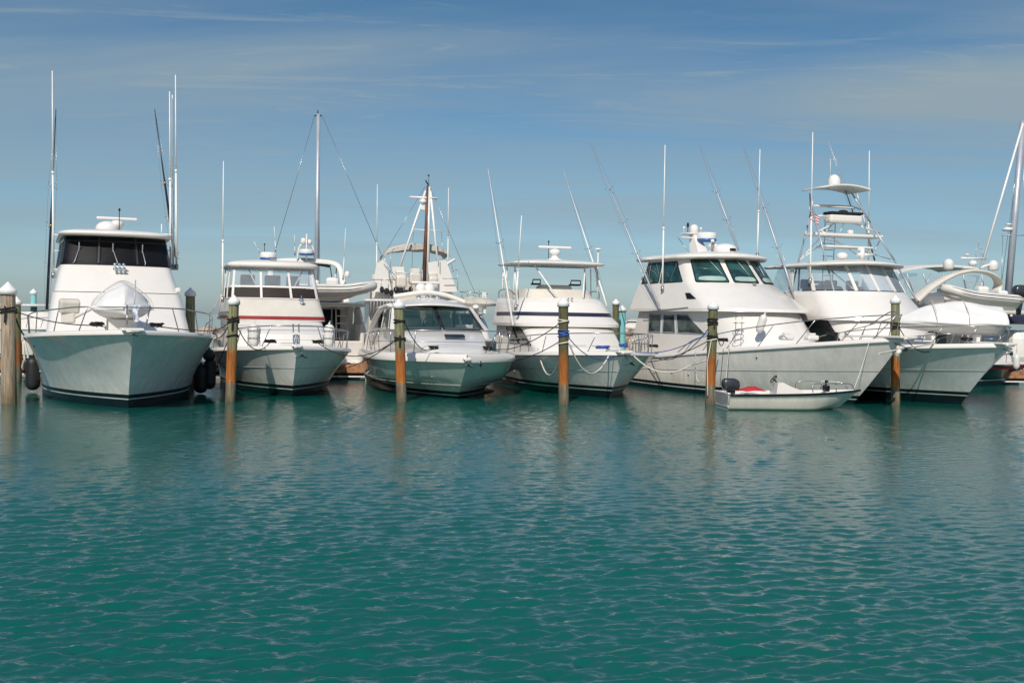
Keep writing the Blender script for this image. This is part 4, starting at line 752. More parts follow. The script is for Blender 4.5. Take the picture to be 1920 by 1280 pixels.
# ================================================================ small open skiff with outboard
B = Boat('skiff', None, 96, 'small low open white skiff with a black outboard alongside the largest yacht', 'boat', O=W(1572, 767, z=0)); sk = B
def outboard(root, c, s, mat, yaw=0, nm='outboard_motor'):
    """cowl with a stepped top, midsection and bracket; points toward -x"""
    c = Vector(c); m = MB(); R = Matrix.Rotation(yaw, 3, 'Z')
    rings = []
    for z, lx, ly, ox in ((0, .26, .16, 0), (.05, .34, .2, 0), (.2, .38, .22, -.01), (.34, .36, .21, -.02), (.43, .28, .17, -.05), (.46, .16, .1, -.06)):
        rings.append([c + R @ (Vector((ox + lx*.9*math.copysign(abs(math.cos(a))**.4, math.cos(a)), ly*math.copysign(abs(math.sin(a))**.4, math.sin(a)), z))*s) for a in [2*PI*k/20 for k in range(20)]])
    m.loft(rings, True, (True, True)); o = m.build(nm, mat, root)
    m = MB(); m.loft([[c + R @ (Vector((dx*lx, dy*ly, z))*s) for dx, dy in ((-1, -1), (1, -1), (1, 1), (-1, 1))] for z, lx, ly in ((.02, .16, .1), (-.5, .1, .06), (-.8, .09, .03))], True, (True, True), False); m.build('leg', M['engine'], o); return o
Ls = 3.95; Wk = 1.5; m = MB(); m2 = MB(); rings = []; bot = []; inn = []
for i in range(25):
    u = (i/24)**1.3; x = lerp(.62, -Ls + .62, u); w = Wk/2*(1 - (1 - min(1, u*2.0))**1.8); w = max(w, .02); zt = .44 + .12*(1 - u)**2; kx = x
    kz = -.12 + .16*max(0, 1 - u*3.5)**1.5; ch = .02 + .22*max(0, 1 - u*3.0)**1.3
    r = [(x - 1.25*max(0, 1 - u*2.0)*(zt - zz), yy*w, zz) for yy, zz in ((0, kz), (.45, kz + .03 + .2*(ch - kz)), (.82, ch), (.87, ch + .06), (.97, .3*ch + .7*(zt - .04)), (1, zt - .05), (1.03, zt - .05), (1.03, zt - .005))]
    l = [(a, -b_, c_) for a, b_, c_ in r[::-1]][:-1]; rings.append(l + r)
    inn.append([(x - 1.25*max(0, 1 - u*2.0)*(zt - zz) - .02, yy*w, zz) for yy, zz in ((1.03, zt), (.9, zt), (.86, zt - .05), (.82, .14), (.0, .1), (-.82, .14), (-.86, zt - .05), (-.9, zt), (-1.03, zt))])
m.loft(rings, False); e = rings[-1]; m.add(e, [tuple(range(len(e)))], False); e = rings[0]; m.add(e, [tuple(range(len(e)))], False); B.part(m, 'hull', M['hull_white'])
m = MB(); m.loft(inn, False); m.add(inn[-1], [tuple(range(9))], False); B.part(m, 'interior', M['deck'])
m = MB(); 
for sd in (0, -1): m.tube([(r[sd][0], r[sd][1], r[sd][2] - .02) for r in rings], .028, 8)
B.part(m, 'rub_rail', M['frame_b'])
m = MB(); m.box((-Ls + .64, 0, .26), (.08, 1.2, .4), .02); B.part(m, 'transom', M['gel'])
outboard(B.root, (-Ls + .86, 0, .50), .72, M['engine'])
m = MB(); m.loft([[(x, y, z) for y in (-.28, .28)] for x, z in ((-1.1, .3), (-1.15, .52), (-1.45, .62), (-1.7, .74), (-1.85, .72), (-1.9, .3))], False, smooth=False)
for sd in (-.28, .28): m.add([(-1.1, sd, .3), (-1.15, sd, .52), (-1.45, sd, .62), (-1.7, sd, .74), (-1.85, sd, .72), (-1.9, sd, .3)], [(0, 1, 2, 3, 4, 5)], False)
B.part(m, 'console', M['gel'])
m = MB(); c = Vector((-1.88, 0, .82)); R = Matrix.Rotation(-.9, 3, 'Y'); m.tube([c + R @ Vector((.12*math.cos(a), .12*math.sin(a), 0)) for a in [2*PI*k/20 for k in range(21)]], .013, 6)
for k in range(3): a = 2*PI*k/3; m.tube([c, c + R @ Vector((.12*math.cos(a), .12*math.sin(a), 0))], .009, 5)
m.tube([c, (-1.72, 0, .66)], .02, 6); B.part(m, 'steering_wheel', M['frame_b'])
m = MB(); m.box((-2.5, 0, .36), (.35, 1.1, .12), .04); B.part(m, 'thwart', M['gel'])
for sd in (-1, 1): m = MB(); m.tube(smooth_pts([(-1.0, sd*.66, .5), (-.95, sd*.6, .72), (-.3, sd*.5, .74), (.2, sd*.3, .72), (.35, sd*.22, .56)], 5), .014, 6); m.tube([(-.3, sd*.5, .74), (-.3, sd*.55, .52)], .012, 6); B.part(m, 'hand_rail', M['steel'])
m = MB(); m.box((-.35, .05, .58), (.12, .3, .18), .03); m.tube([(-.35, .05, .5), (-.3, .2, .78), (-.38, -.12, .78)], .03, 6); B.part(m, 'small_anchor', M['frame_b'])
m = MB(); rings = []
for i in range(9):
    u = i/8; rings.append([Vector((-2.95 + u*.8, -.3 + .3*v + .05*rnd.random(), .48 + .13*math.sin(u*PI)*math.sin(v*PI) + .03*rnd.random())) for v in [j/6 for j in range(7)]])
q0 = B.Wd((-2.6, -.2, .45)); m.loft(rings, False); m.v = [tuple(B.Wd(v)) for v in m.v]; thing_mesh(m, 'life_jacket', M['redc'], 'crumpled red and white cloth lying in the stern of the small skiff', 'life jacket', None, q0)
# ================================================================ background boats
def rib(name, loc, rz, L, Wd, label, motor=True, up=.25):
    root = empty(name, loc, rz, label, 'inflatable'); r = .2; m = MB()
    path = [(-L/2, Wd/2 - r, .1), (-L*.2, Wd/2 - r, .1), (L*.15, Wd/2 - r, .12), (L*.33, Wd*.33, .2), (L*.44, Wd*.16, up), (L*.47, 0, up + .03), (L*.44, -Wd*.16, up), (L*.33, -Wd*.33, .2), (L*.15, -Wd/2 + r, .12), (-L*.2, -Wd/2 + r, .1), (-L/2, -Wd/2 + r, .1)]
    P = smooth_pts(path, 5); rr = [r*min(1, .35 + min(i, len(P) - 1 - i)*.35) for i in range(len(P))]; m.tube(P, rr, 16); m.build('tube', M['tube_rib'], root)
    for dz in (-.03, .1):
        m = MB()
        for sd in (-1, 1): m.tube([Vector(p) + Vector((0, 0, dz)) + (Vector((p[0]*.0, p[1], 0)).normalized() if abs(p[1]) > .05 else Vector((1, 0, 0)))*(r*.98) for p in P if (p[1]*sd > -.05)], .012, 5)
        m.build('rub_strake', M['engine'], root)
    m = MB(); rings = []
    for i in range(13):
        u = i/12; x = lerp(L*.42, -L*.46, u); w = (Wd/2 - r)*(1 - (1 - min(1, u*2.4))**2); k = -.34 + .42*(1 - min(1, u*2.2))**1.4; rings.append([(x, -w, .0), (x, -w*.6, k*.5 - .04), (x, 0, k), (x, w*.6, k*.5 - .04), (x, w, .0)])
    m.loft(rings, False, smooth=False); m.add(rings[-1], [(0, 1, 2, 3, 4)], False); m.build('keel', M['gel'], root)
    m = MB(); m.box((-L*.02, 0, .32), (.5, .5, .5), .12); m.box((-L*.25, 0, .28), (.45, .8, .35), .1); m.box((.05, 0, .62), (.06, .45, .16), .02); m.build('console', M['plastic'], root)
    if motor: outboard(root, (-L/2 - .12, 0, .3), 1.0, M['engine'])
    return root
# --- yacht behind the red striped cruiser, stern to the camera
st = W(592, 700, Y=42.9); a = 198; fw = Vector((math.sin(math.radians(a)), -math.cos(math.radians(a)), 0)); B = Boat('motor_yacht', None, a, 'white yacht with black bimini and open cockpit, stern on, right of the red striped cruiser', 'yacht', O=Vector((st.x, st.y, 0)) + fw*11)
hb = Hull(B, 1.5, 1.7, 1.15, -11, 2.1, 1.9, 4.5, 5, mats=M['hull_white'], toe=.06); hb.build()
hs = House(B, [(1.1, -3, 1.5, -8.9, 1.75, .5), (2.75, -4, 1.6, -8.9, 1.8, .5)]); hs.build('cabin', M['gel'])
m = MB(); m.box((-8.93, -.15, 1.85), (.05, 2.2, 1.55), .01); d = B.part(m, 'saloon_door', M['black_glass']); 
for y in (-.9, .3, 1.0): m = MB(); m.box((-8.97, y, 1.85), (.05, .06, 1.6), .01); B.part(m, 'door_frame', M['anod'], d)
plate(B, 'upper_deck', 2.72, -4, -10.9, 1.9, 1.95, .4, .16, .02, M['gel'])
for sd in (-1, 1):
    m = MB(); m.box((-9.9, sd*1.82, 1.5), (2.2, .16, 1.1), .05); m.loft([[(-9.2, sd*1.85 + o, 2.75), (-9.9, sd*1.85 + o, 2.75), (-10.9, sd*1.95 + o, 1.7), (-9.0, sd*1.85 + o, 1.9)] for o in (-.05, .05)], True, (True, True), False); B.part(m, 'side_coaming', M['gel'])
    m = MB(); m.add([(-8.2, sd*1.9, 2.7), (-8.55, sd*1.9, 2.7), (-9.6, sd*1.98, 1.5), (-9.2, sd*1.98, 1.45)], [(0, 1, 2, 3)], False); B.part(m, 'side_window', M['black_glass'])
m = MB(); m.box((-10.95, 0, 1.0), (.12, 3.7, .75), .04); m.box((-11.3, 0, .5), (.9, 3.4, .12), .04); B.part(m, 'transom', M['gel'])
for k in range(5): m = MB(); m.box((-9.6 - .05*k, -1.2, 2.65 - k*.3), (.2, .42, .04), .01); B.part(m, 'ladder_tread', M['gel'])
for y in (-1.42, -.98): strut(B, (-9.5, y, 2.8), (-9.9, y, 1.2), .03, M['gel'], 'ladder_stile')
for sd in (-1, 1):
    m = MB(); m.tube(smooth_pts([(-8.8, sd*1.55, 2.9), (-8.1, sd*1.5, 3.7), (-7.7, sd*1.42, 4.35), (-7.5, sd*1.1, 4.6), (-7.5, 0, 4.66)], 5), .13, 10, flat=.5); B.part(m, 'radar_arch', M['gel'])
m = MB(); rings = [[Vector((lerp(-7.3, -4.8, i/8), y, 4.62 + .14*math.sin(i/8*PI) - .12*(y/1.4)**2)) for y in [(-1.4 + 2.8*j/8) for j in range(9)]] for i in range(9)]; m.loft(rings, False); B.part(m, 'bimini', M['canvas_b'])
for sd in (-1, 1): strut(B, (-7.2, sd*1.35, 4.5), (-6.4, sd*1.4, 3.3), .02, M['frame_b'], 'bimini_frame'); strut(B, (-5.4, sd*1.35, 4.5), (-6.4, sd*1.4, 3.3), .02, M['frame_b'], 'bimini_frame')
co = House(B, [(2.85, -4.6, 1.5, -8, 1.6, .4), (3.4, -5, 1.4, -8, 1.5, .35)]); co.build('flybridge', M['gel'], aft=False); co.band(.9, 1.0, 'rim', M['teal_glass'], .02)
hp = Vector((-7.6, 0, 4.66)); m = MB(); m.tube(smooth_pts([hp + Vector(v) for v in ((0, -.36, 0), (0, -.3, .5), (0, -.15, .68), (0, .15, .68), (0, .3, .5), (0, .36, 0))], 5), .035, 8); B.part(m, 'mast_hoop', M['gel'])
drum(B, hp + Vector((-.1, 0, .22)), .3, .24); dome(B, hp + Vector((0, .12, .68)), .12, .26, 'gps_dome'); dome(B, hp + Vector((0, -.14, .68)), .1, .2, 'gps_dome')
m = MB(); m.tube([hp + Vector((-.1, 0, 0)), hp + Vector((-.1, 0, 1.1))], .03, 8); B.part(m, 'mast', M['gel'])
antenna(B, B.L(643, 524, x=-8.4), B.L(648, 428, x=-8.4), .02, .01); antenna(B, B.L(553, 478, x=-6.5), B.L(552, 440, x=-6.5), .014, .008)
dome(B, B.L(651, 520, x=-9.6), .11, .26, 'gps_dome')
q = W(626, 548, Y=42.3); rib('inflatable_tender', q, .16, 3.1, 1.5, 'white inflatable tender on the upper deck edge of the yacht behind the red striped cruiser', False)
m = MB(); c = q - B.O
# --- sailing mast behind
bs = W(595, 640, Y=56); root = empty('sailboat', (bs.x, 56, 0), .5, 'sailboat whose plain tall white mast rises just right of the red striped cruiser', 'sailboat')
def rel(o, p): return Vector(p) - o
OO = Vector((bs.x, 56, 0)); Ri = Matrix.Rotation(-.5, 3, 'Z'); rl_ = lambda p: Ri @ (Vector(p) - OO)
m = MB(); m.tube([rl_(W(592.5, 600, Y=56)), rl_(W(597, 214, Y=56))], [.12, .1], 12); m.build('mast', M['anod'], root)
m = MB(); m.tube([rl_(W(590, 217, Y=56)), rl_(W(603, 217, Y=56))], .04, 6); m.tube([rl_(W(596, 216, Y=56)), rl_(W(596, 207, Y=56))], .03, 6); m.build('masthead', M['engine'], root)
for p, q_ in (((590, 217), (513, 480)), ((604, 217), (716, 480)), ((596, 217), (600, 560))): m = MB(); m.tube([rl_(W(*p, Y=56)), rl_(W(*q_, Y=56))], .014, 5); m.build('stay', M['steel'], root)
m = MB(); rings = []
for i in range(17):
    u = i/16; x = lerp(5, -5, u); w = 1.5*math.sin(min(1, u*1.5 + .02)*PI/2)**.8*(1 if u < .7 else lerp(1, .7, (u - .7)/.3)); rings.append([(x, -w, 1.1), (x, -w*.95, .3), (x, -w*.4, -.3), (x, w*.4, -.3), (x, w*.95, .3), (x, w, 1.1)])
m.loft(rings, True); m.build('hull', M['hull_white'], root); m = MB(); m.box((0, 0, 1.3), (4, 1.6, .5), .15); m.build('cabin', M['gel'], root)
# --- trawler with wooden mast
st = W(778, 690, Y=44.5); a = 192; fw = Vector((math.sin(math.radians(a)), -math.cos(math.radians(a)), 0)); B = Boat('trawler', None, a, 'white trawler with beige bimini and raked brown wooden mast standing behind the low express cruiser', 'boat', O=Vector((st.x, st.y, 0)) + fw*11)
hb = Hull(B, 1.4, 2.0, 1.4, -11, 2.1, 1.9, 4.5, 5, mats=M['hull_white'], toe=.1); hb.build()
P9 = lambda px, py, x=-9.5: B.L(px, py, x=x)
hs = House(B, [(1.3, -3.2, 1.5, -9.2, 1.75, .5), (2.95, -3.8, 1.55, -9.2, 1.75, .5)]); hs.build('cabin', M['gel2'])
for y in (-1.0, 0, 1.0): m = MB(); m.box((-9.23, y, 2.2), (.04, .7, .9), .01); B.part(m, 'window', M['dark_glass'])
plate(B, 'upper_deck', 2.95, -3.5, -10.6, 2.0, 2.0, .4, .12, .02, M['gel'])
co = House(B, [(3.05, -4.4, 1.7, -9.6, 1.75, .3), (3.35, -4.6, 1.65, -9.6, 1.75, .3), (4.05, -5.2, 1.5, -9.2, 1.55, .3)], .2); co.build('flybridge', M['gel'], top=False, aft=False)
m = MB(); rg = [co.pt(-2, t) for t in (0, 1, 1.99)]; 
for sd in (-1, 1): m.box((-9.45, sd*1.15, 3.6), (.12, 1.0, 1.0), .04)
m.box((-8.6, .2, 3.7), (.6, 1.0, .7), .1); m.box((-9.0, -1.0, 3.75), (.5, .6, .6), .12); B.part(m, 'flybridge_seats', M['gel2'])
m = MB(); m.box((-8.9, .6, 3.95), (.5, .8, .3), .12); B.part(m, 'seat_cushion', M['seat'])
m = MB(); rings = []; nn = 18
for i in range(7):
    u = i/6
    xx = -9.2 + 1.7*u; top = [P9(lerp(719, 844, j/nn), 480 - 22*math.sin(PI*j/nn)**.5, -9.2) for j in range(nn + 1)]
    dzz = .10*math.sin(u*PI) + .015*math.sin(u*19); top = [Vector((xx, p.y, p.z + dzz + .015*math.sin(j*1.3 + i*1.7))) for j, p in enumerate(top)]
    rings.append(top + [p - Vector((0, 0, .22*math.sin(PI*(.12 + .76*j/nn)))) for j, p in enumerate(top)][::-1])
m.loft(rings, True, (True, True)); B.part(m, 'bimini', M['canvas'])
for p, q_ in (((722, 478), (706, 515)), ((722, 478), (725, 520)), ((842, 480), (850, 510)), ((841, 480), (838, 520)), ((733, 470), (731, 512))): strut(B, P9(*p), P9(*q_), .018, M['anod'], 'bimini_frame')
m = MB(); m.tube([P9(794.5, 540), P9(799, 440), P9(802.5, 348)], [.11, .085, .06], 10); B.part(m, 'wooden_mast', M['oak'])
m = MB(); m.tube([P9(801, 540), P9(804.5, 350)], [.09, .06], 10); B.part(m, 'mast', M['gel'])
for p, q_ in (((798, 358), (743, 520)), ((807, 358), (824, 525))): strut(B, P9(*p), P9(*q_), .045, M['alu'], 'mast_leg')
m = MB(); m.tube([P9(768, 369.5), P9(820, 372)], .05, 8); B.part(m, 'antenna_bar', M['plastic']); m = MB(); m.ell(P9(793, 378), (.15, .16, .12), 12, 8); m.box(P9(793, 390), (.15, .17, .2), .03); B.part(m, 'radar', M['plastic'])
strut(B, P9(776, 430), P9(828, 433), .02, M['alu'], 'spreader'); strut(B, P9(796, 520), P9(853, 486), .06, M['alu'], 'boom')
m = MB(); m.tube([P9(804, 348), P9(804, 328)], .01, 5); m.ell(P9(803.5, 329), (.05, .05, .03), 8, 6); m.tube([P9(798, 338), P9(803, 347)], .03, 6); B.part(m, 'wind_vane', M['frame_b'])
for p, q_ in (((806, 350), (890, 548)), ((797, 350), (706, 500)), ((775, 435), (772, 515)), ((828, 435), (830, 515))): strut(B, P9(*p), P9(*q_), .009, M['steel'], 'stay')
antenna(B, P9(706, 540), P9(707.5, 346), .03, .012); antenna(B, P9(839.5, 515), P9(841, 352), .028, .012)
for k in range(5):
    x0 = 700 + k*14; strut(B, P9(x0, 546, -10), P9(x0 + 1, 524, -10), .014, M['steel'], 'rail_post')
strut(B, P9(697, 524, -10), P9(760, 524, -10), .015, M['steel'], 'rail')
m = MB()
for k in range(7): m.ell(P9(716 + k*9, 543 + (k % 3)*3, -10.2), (.1, .09 + .03*(k % 2), .14), 8, 6)
B.part(m, 'stowed_gear', M['canvas_b'])
for k in range(5): x0 = 866 + k*11; strut(B, P9(x0, 560, -7), P9(x0, 547 - (3 if k % 2 else 0), -7), .014, M['steel'], 'rail_post')
strut(B, P9(862, 547, -7), P9(915, 551, -7), .016, M['steel'], 'rail')
m = MB(); m.box(P9(908, 554, -7), (.05, .2, .3), .02); B.part(m, 'life_ring_case', M['plastic'])
for poly in (((697, 547), (706, 494), (722, 484), (735, 547)), ((806, 547), (802, 492), (836, 487), (858, 547)), ((737, 545), (735, 500), (757, 500), (760, 545))):
    a_ = [P9(px, py, -10.0) for px, py in poly]; m = MB(); m.loft([[p + Vector((o, 0, 0)) for p in a_] for o in (0, .12)], True, (True, True), False); B.part(m, 'wing_panel', M['gel'])
for x0, y0, x1, y1 in ((742, 508, 742, 545), (770, 503, 772, 545), (792, 505, 792, 545), (822, 478, 822, 500), (742, 512, 792, 512), (742, 528, 792, 528), (716, 462 + 20, 760, 545), (845, 506, 858, 506), (858, 506, 858, 545), (830, 522, 858, 522)): strut(B, P9(x0, y0, -10.3), P9(x1, y1, -10.3), .018, M['anod'], 'rail_post')
for cx, cy, w_ in ((778, 522, .5), (752, 528, .45), (812, 530, .4)): m = MB(); m.box(P9(cx, cy, -10.15), (.4, w_, .5), .1); m.box(P9(cx, cy - 12, -10.0), (.12, w_*.9, .3), .05); B.part(m, 'deck_seat', M['gel2'])
m = MB(); m.lathe([(.12, 0), (.14, .1), (.1, .3), (.03, .34)], P9(790, 545, -10.4), 14); B.part(m, 'windlass', M['seat'])
for k in range(9): strut(B, P9(694 + k*6, 600, -10.8), P9(696 + k*6, 556, -10.8), .012, M['anod'], 'rail_post')
# covered dinghy + small white cruiser right of the trawler
q = W(893, 568, Y=47); tarp = tarp_tender('dinghy', q - Vector((0, 0, .2)), .2, 1.7, .9, .32, .4, 'small grey canvas covered dinghy on the upper deck right of the wooden mast trawler')
for ch in tarp.children:
    if ch.name.startswith('cover'): ch.data.materials[0] = M['canvas']
st = W(885, 690, Y=48); B = Boat('cabin_cruiser', None, 10, 'low white cruiser with dark windows seen between the express cruiser and navy striped boat', 'boat', O=Vector((st.x, 44.5, 0)))
hb = Hull(B, 1.3, 1.5, 1.2, -9, 1.7, 1.5, 3.5, 4, mats=M['hull_white']); hb.build(); hs = House(B, [(1.3, -2, 1.2, -8, 1.5, .5), (2.0, -3, 1.25, -8, 1.4, .4), (2.55, -3.8, 1.05, -7.5, 1.2, .3)]); hs.build('cabin', M['gel']); plate(B, 'upper_deck', 2.52, -3.6, -7.8, 1.2, 1.3, .3, .08, .05, M['gel'])
for a_, b_ in ((-.85, -.05), (.05, .85), (1.08, 1.5)): hs.window([(a_, 1.85), (b_, 1.85), (b_, 1.15), (a_, 1.15)], M['dark_glass'])
# --- flybridge yacht at the right, arch and tender
st = W(1815, 690, Y=47); a = 200; fw = Vector((math.sin(math.radians(a)), -math.cos(math.radians(a)), 0)); B = Boat('motor_yacht', None, a, 'white flybridge yacht with a curved radar arch and two domes behind the tower boat', 'yacht', O=Vector((st.x, st.y, 0)) + fw*12)
hb = Hull(B, 1.5, 1.8, 1.2, -12, 2.4, 2.2, 4.5, 5, mats=M['hull_white'], toe=.06); hb.build()
P10 = lambda px, py, x=-11: B.L(px, py, x=x)
hs = House(B, [(1.2, -3, 1.8, -9.6, 2.1, .5), (2.95, -4, 1.8, -9.6, 2.1, .5)]); hs.build('cabin', M['gel2'])
m = MB(); m.box((-9.63, .3, 2.1), (.04, 2.4, 1.4), .01); B.part(m, 'saloon_door', M['dark_glass'])
a_, b_ = P10(1705, 583, -10.6), P10(1925, 586, -10.6); m = MB(); m.box(((a_ + b_)/2), (2.6, abs(a_.y - b_.y), .16), .06); B.part(m, 'upper_deck', M['gel2'])
for i in range(6): m = MB(); c = P10(1848 - i*1.5 + 4, 590 + i*9, -11.2); m.box(c, (.3, .75, .05), .015); B.part(m, 'stair_tread', M['gel2'])
for px in (1836, 1868): strut(B, P10(px, 588, -11.2), P10(px + 8, 640, -11.2), .05, M['gel2'], 'stair_side')
co = House(B, [(3.0, -5, 1.8, -10, 2.1, .5), (3.7, -5.5, 1.7, -9.8, 2.0, .4)]); co.build('flybridge', M['gel'], top=False, aft=False)
m = MB(); m.box(P10(1745, 560, -10), (.6, 1.2, .6), .2); m.box(P10(1775, 552, -9.4), (.5, .8, .6), .2); B.part(m, 'flybridge_seats', M['plastic']); m = MB(); m.box(P10(1772, 545, -9.2), (.5, .6, .3), .1); B.part(m, 'seat_back', M['seat'])
m = MB(); rings = []
for t, (px, py, w) in enumerate(((1712, 565, .42), (1735, 545, .34), (1762, 527, .26), (1790, 514, .2), (1820, 508, .17), (1848, 511, .17), (1866, 520, .2), (1872, 533, .24), (1866, 550, .3))):
    rings.append(P10(px, py, -11 if t < 7 else -10.8))
AP = smooth_pts(rings, 5); m.tube(AP, [.40 - .18*min(1, i/20) for i in range(len(AP))], 14, flat=.38); B.part(m, 'radar_arch', M['gel2'])
a_, b_ = P10(1672, 508, -9.5), P10(1832, 505, -9.5); m = MB(); rings = [[Vector((lerp(-9.9, -7, i/6), lerp(a_.y, b_.y, j/12), lerp(a_.z, b_.z, j/12) + .28*math.sin(PI*min(1, max(0, j/12)))**.6 - .05 * abs(i - 3)/3)) for j in range(13)] for i in range(7)]; m.loft(rings, False); m.loft([[p - Vector((0, 0, .1)) for p in rings[0]], rings[0]], False); B.part(m, 'hardtop', M['roof'])
for px, q_ in ((1700, 1712), (1730, 1745), (1745, 1733), (1768, 1775), (1805, 1812), (1840, 1846)): strut(B, P10(px, 512, -10), P10(q_, 548, -10), .03, M['anod'], 'hardtop_strut')
m = MB(); m.add([P10(1800, 516, -9.6), P10(1836, 516, -9.6), P10(1838, 542, -9.6), P10(1803, 542, -9.6)], [(0, 1, 2, 3)], False); B.part(m, 'clear_curtain', M['vinyl']); m = MB(); m.add([P10(1685, 512, -9.6), P10(1720, 512, -9.6), P10(1722, 542, -9.6), P10(1685, 542, -9.6)], [(0, 1, 2, 3)], False); B.part(m, 'clear_curtain', M['vinyl'])
dome(B, P10(1778, 507, -11), .22, .46, stalk=.05); dome(B, P10(1862, 508, -11), .22, .46, stalk=.02)
m = MB(); m.tube([P10(1801, 484), P10(1849, 485)], .05, 8); B.part(m, 'antenna_bar', M['plastic']); m = MB(); m.ell(P10(1824, 494), (.2, .18, .14), 12, 8); m.box(P10(1815, 502), (.2, .6, .1), .04); m.tube([P10(1838, 502), P10(1862, 494)], .06, 8); B.part(m, 'radar', M['plastic'])
m = MB(); m.lathe([(.02, 0), (.12, .02), (.1, .06), (.02, .08)], P10(1813, 479), 12); m.tube([P10(1813, 484), P10(1813, 478)], .015, 5); B.part(m, 'gps_antenna', M['plastic'])
for seg in (((1830, 484), (1830, 462)), ((1843, 484), (1843, 466)), ((1830, 467), (1843, 467)), ((1830, 477), (1843, 477)), ((1835, 462), (1835, 448))): strut(B, P10(*seg[0]), P10(*seg[1]), .01, M['anod'], 'instrument_frame')
strut(B, P10(1840, 500), P10(1918, 232), .05, M['alu'], 'crane_boom')
m = MB(); m.box((-12.3, 0, .5), (1.2, 4.2, .14), .05); m.box((-12.02, 0, 1.0), (.12, 4.2, .8), .05); B.part(m, 'swim_platform', M['gel'])
q = W(1836, 562, Y=45.4); rbt = rib('inflatable_tender', q, PI + .12, 3.3, 1.5, 'larger white inflatable tender with dark grey outboard on the arched yacht at right', True, .3)
rbt.rotation_euler = (0, -.06, PI + .12)
# --- sailing mast at the right edge and small dark stern
O2 = W(1895, 640, Y=52); O2.z = 0; root = empty('sailboat', O2, 0, 'sailboat at the right edge with a thick grey mast and radar bracket', 'sailboat')
Q = lambda px, py: W(px, py, Y=52) - O2
m = MB(); m.tube([Q(1886, 600), Q(1918, 228)], [.17, .14], 12); m.build('mast', M['anod'], root)
m = MB(); m.tube([Q(1878, 441), Q(1925, 441)], .03, 6); m.build('spreader', M['anod'], root); m = MB(); m.lathe([(.2, 0), (.24, .05), (.24, .12), (.1, .17)], Q(1889, 433), 16); m.lathe([(.12, 0), (.14, .05), (.05, .08)], Q(1891, 422), 14); m.build('radar', M['plastic'], root)
for p, q_ in (((1917, 232), (1874, 560)), ((1917, 232), (1925, 560)), ((1880, 441), (1876, 600))): m = MB(); m.tube([Q(*p), Q(*q_)], .012, 5); m.build('stay', M['steel'], root)
m = MB(); m.box(Q(1905, 650), (3.2, 6, 1.6), .4); m.build('hull', M['hull_white'], root)
m = MB(); m.box(Q(1908, 598), (1.8, 2.2, .5), .15); m.build('cockpit_cover', M['navy'], root)
O3 = W(1925, 727, z=0); B = Boat('sailboat', None, -35, 'small dark hulled sailboat with a red sheer stripe at the far right waterline', 'sailboat', O=Vector((O3.x - 2.1, O3.y + .6, 0)))
hb = Hull(B, .9, .95, .8, -6, 1.25, .9, 3.2, 3.4, mats=M['engine'], toe=.06); hb.build(); hb.line(.8, .06, M['redc'], 'sheer_stripe'); hs = House(B, [(.8, -1.5, .7, -4.5, .85, .3), (1.2, -1.9, .65, -4.4, .75, .3)]); hs.build('cabin', M['gel'])
rail(B, hb, [-2.6, -1.6, -.6, .2], [.5, .5, .5, .5], lean=.1)
for px, w in ((1906, 'right'),): fender(W(px, 664, Y=O3.y - .2), .6, .13, M['fender_w'], 'white fender hanging at the bow of the small dark sailboat', ropeup=.4)
# --- small boats and pilings at the left
O4 = W(40, 640, Y=48); O4.z = 0; B = Boat('cabin_cruiser', None, 60, 'low white cruiser moored beyond the dock at the left edge', 'boat', O=Vector((O4.x + 2.4, 50, 0)))
hb = Hull(B, 1.4, 1.6, 1.4, -9, 1.7, 1.5, 3.5, 4, mats=M['hull_white']); hb.build(); hs = House(B, [(1.5, -2, 1.1, -7, 1.4, .5), (2.3, -3.2, 1.1, -6.5, 1.2, .4)]); hs.build('cabin', M['gel']); hs.window([(1.1, .9), (1.6, .9), (1.6, .3), (1.1, .3)], M['dark_glass']); plate(B, 'hardtop', 2.55, -3, -6, 1.3, 1.3, .3, .08, .06, M['gel']); rail(B, hb, [-3.6, -2.6, -1.6, -.6, .3], [.4, .5, .5, .5, .5])
strut(B, (-3.3, 1.1, 2.3), (-3.3, 1.1, 2.6)); strut(B, (-5.5, 1.1, 2.3), (-5.5, 1.1, 2.6))
# ================================================================ pilings
def piling(base, top_px, dia, mat, label, capc=True, group='timber pilings', Y=None, name='mooring_piling'):
    O = W(*base, z=0) if Y is None else W(base[0], base[1], Y=Y); O.z = 0
    tp = W(top_px[0], top_px[1], Y=O.y) - O; ch = dia*.62 if capc else 0
    root = empty(name, O, 0, label, 'piling', group); m = MB(); rings = []; r = dia/2; n = 28; ax = Vector((tp.x, 0, tp.z - ch)); 
    for i in range(34):
        u = i/33; z = lerp(-1.2, ax.z, u); cx = ax.x*(z/ax.z); k = 1.06 - .08*u
        rings.append([(cx + r*k*math.cos(2*PI*j/n)*(1 + .025*math.sin(j*2.3 + i*.4) + .012*rnd.random()), r*k*math.sin(2*PI*j/n)*(1 + .025*math.cos(j*1.7 + i*.3)), z) for j in range(n)])
    m.loft(rings, True, (False, True)); m.build('timber', mat, root)
    if capc:
        m = MB(); cr = r*1.16; m.lathe([(cr*1.0, -.1), (cr*1.06, -.1), (cr*1.06, .0), (cr*.98, .03), (cr*.5, ch*.55), (.015, ch)], (ax.x, 0, ax.z), 28); m.build('cap', M['cap'], root)
    root['r'] = r; return root, O, ax
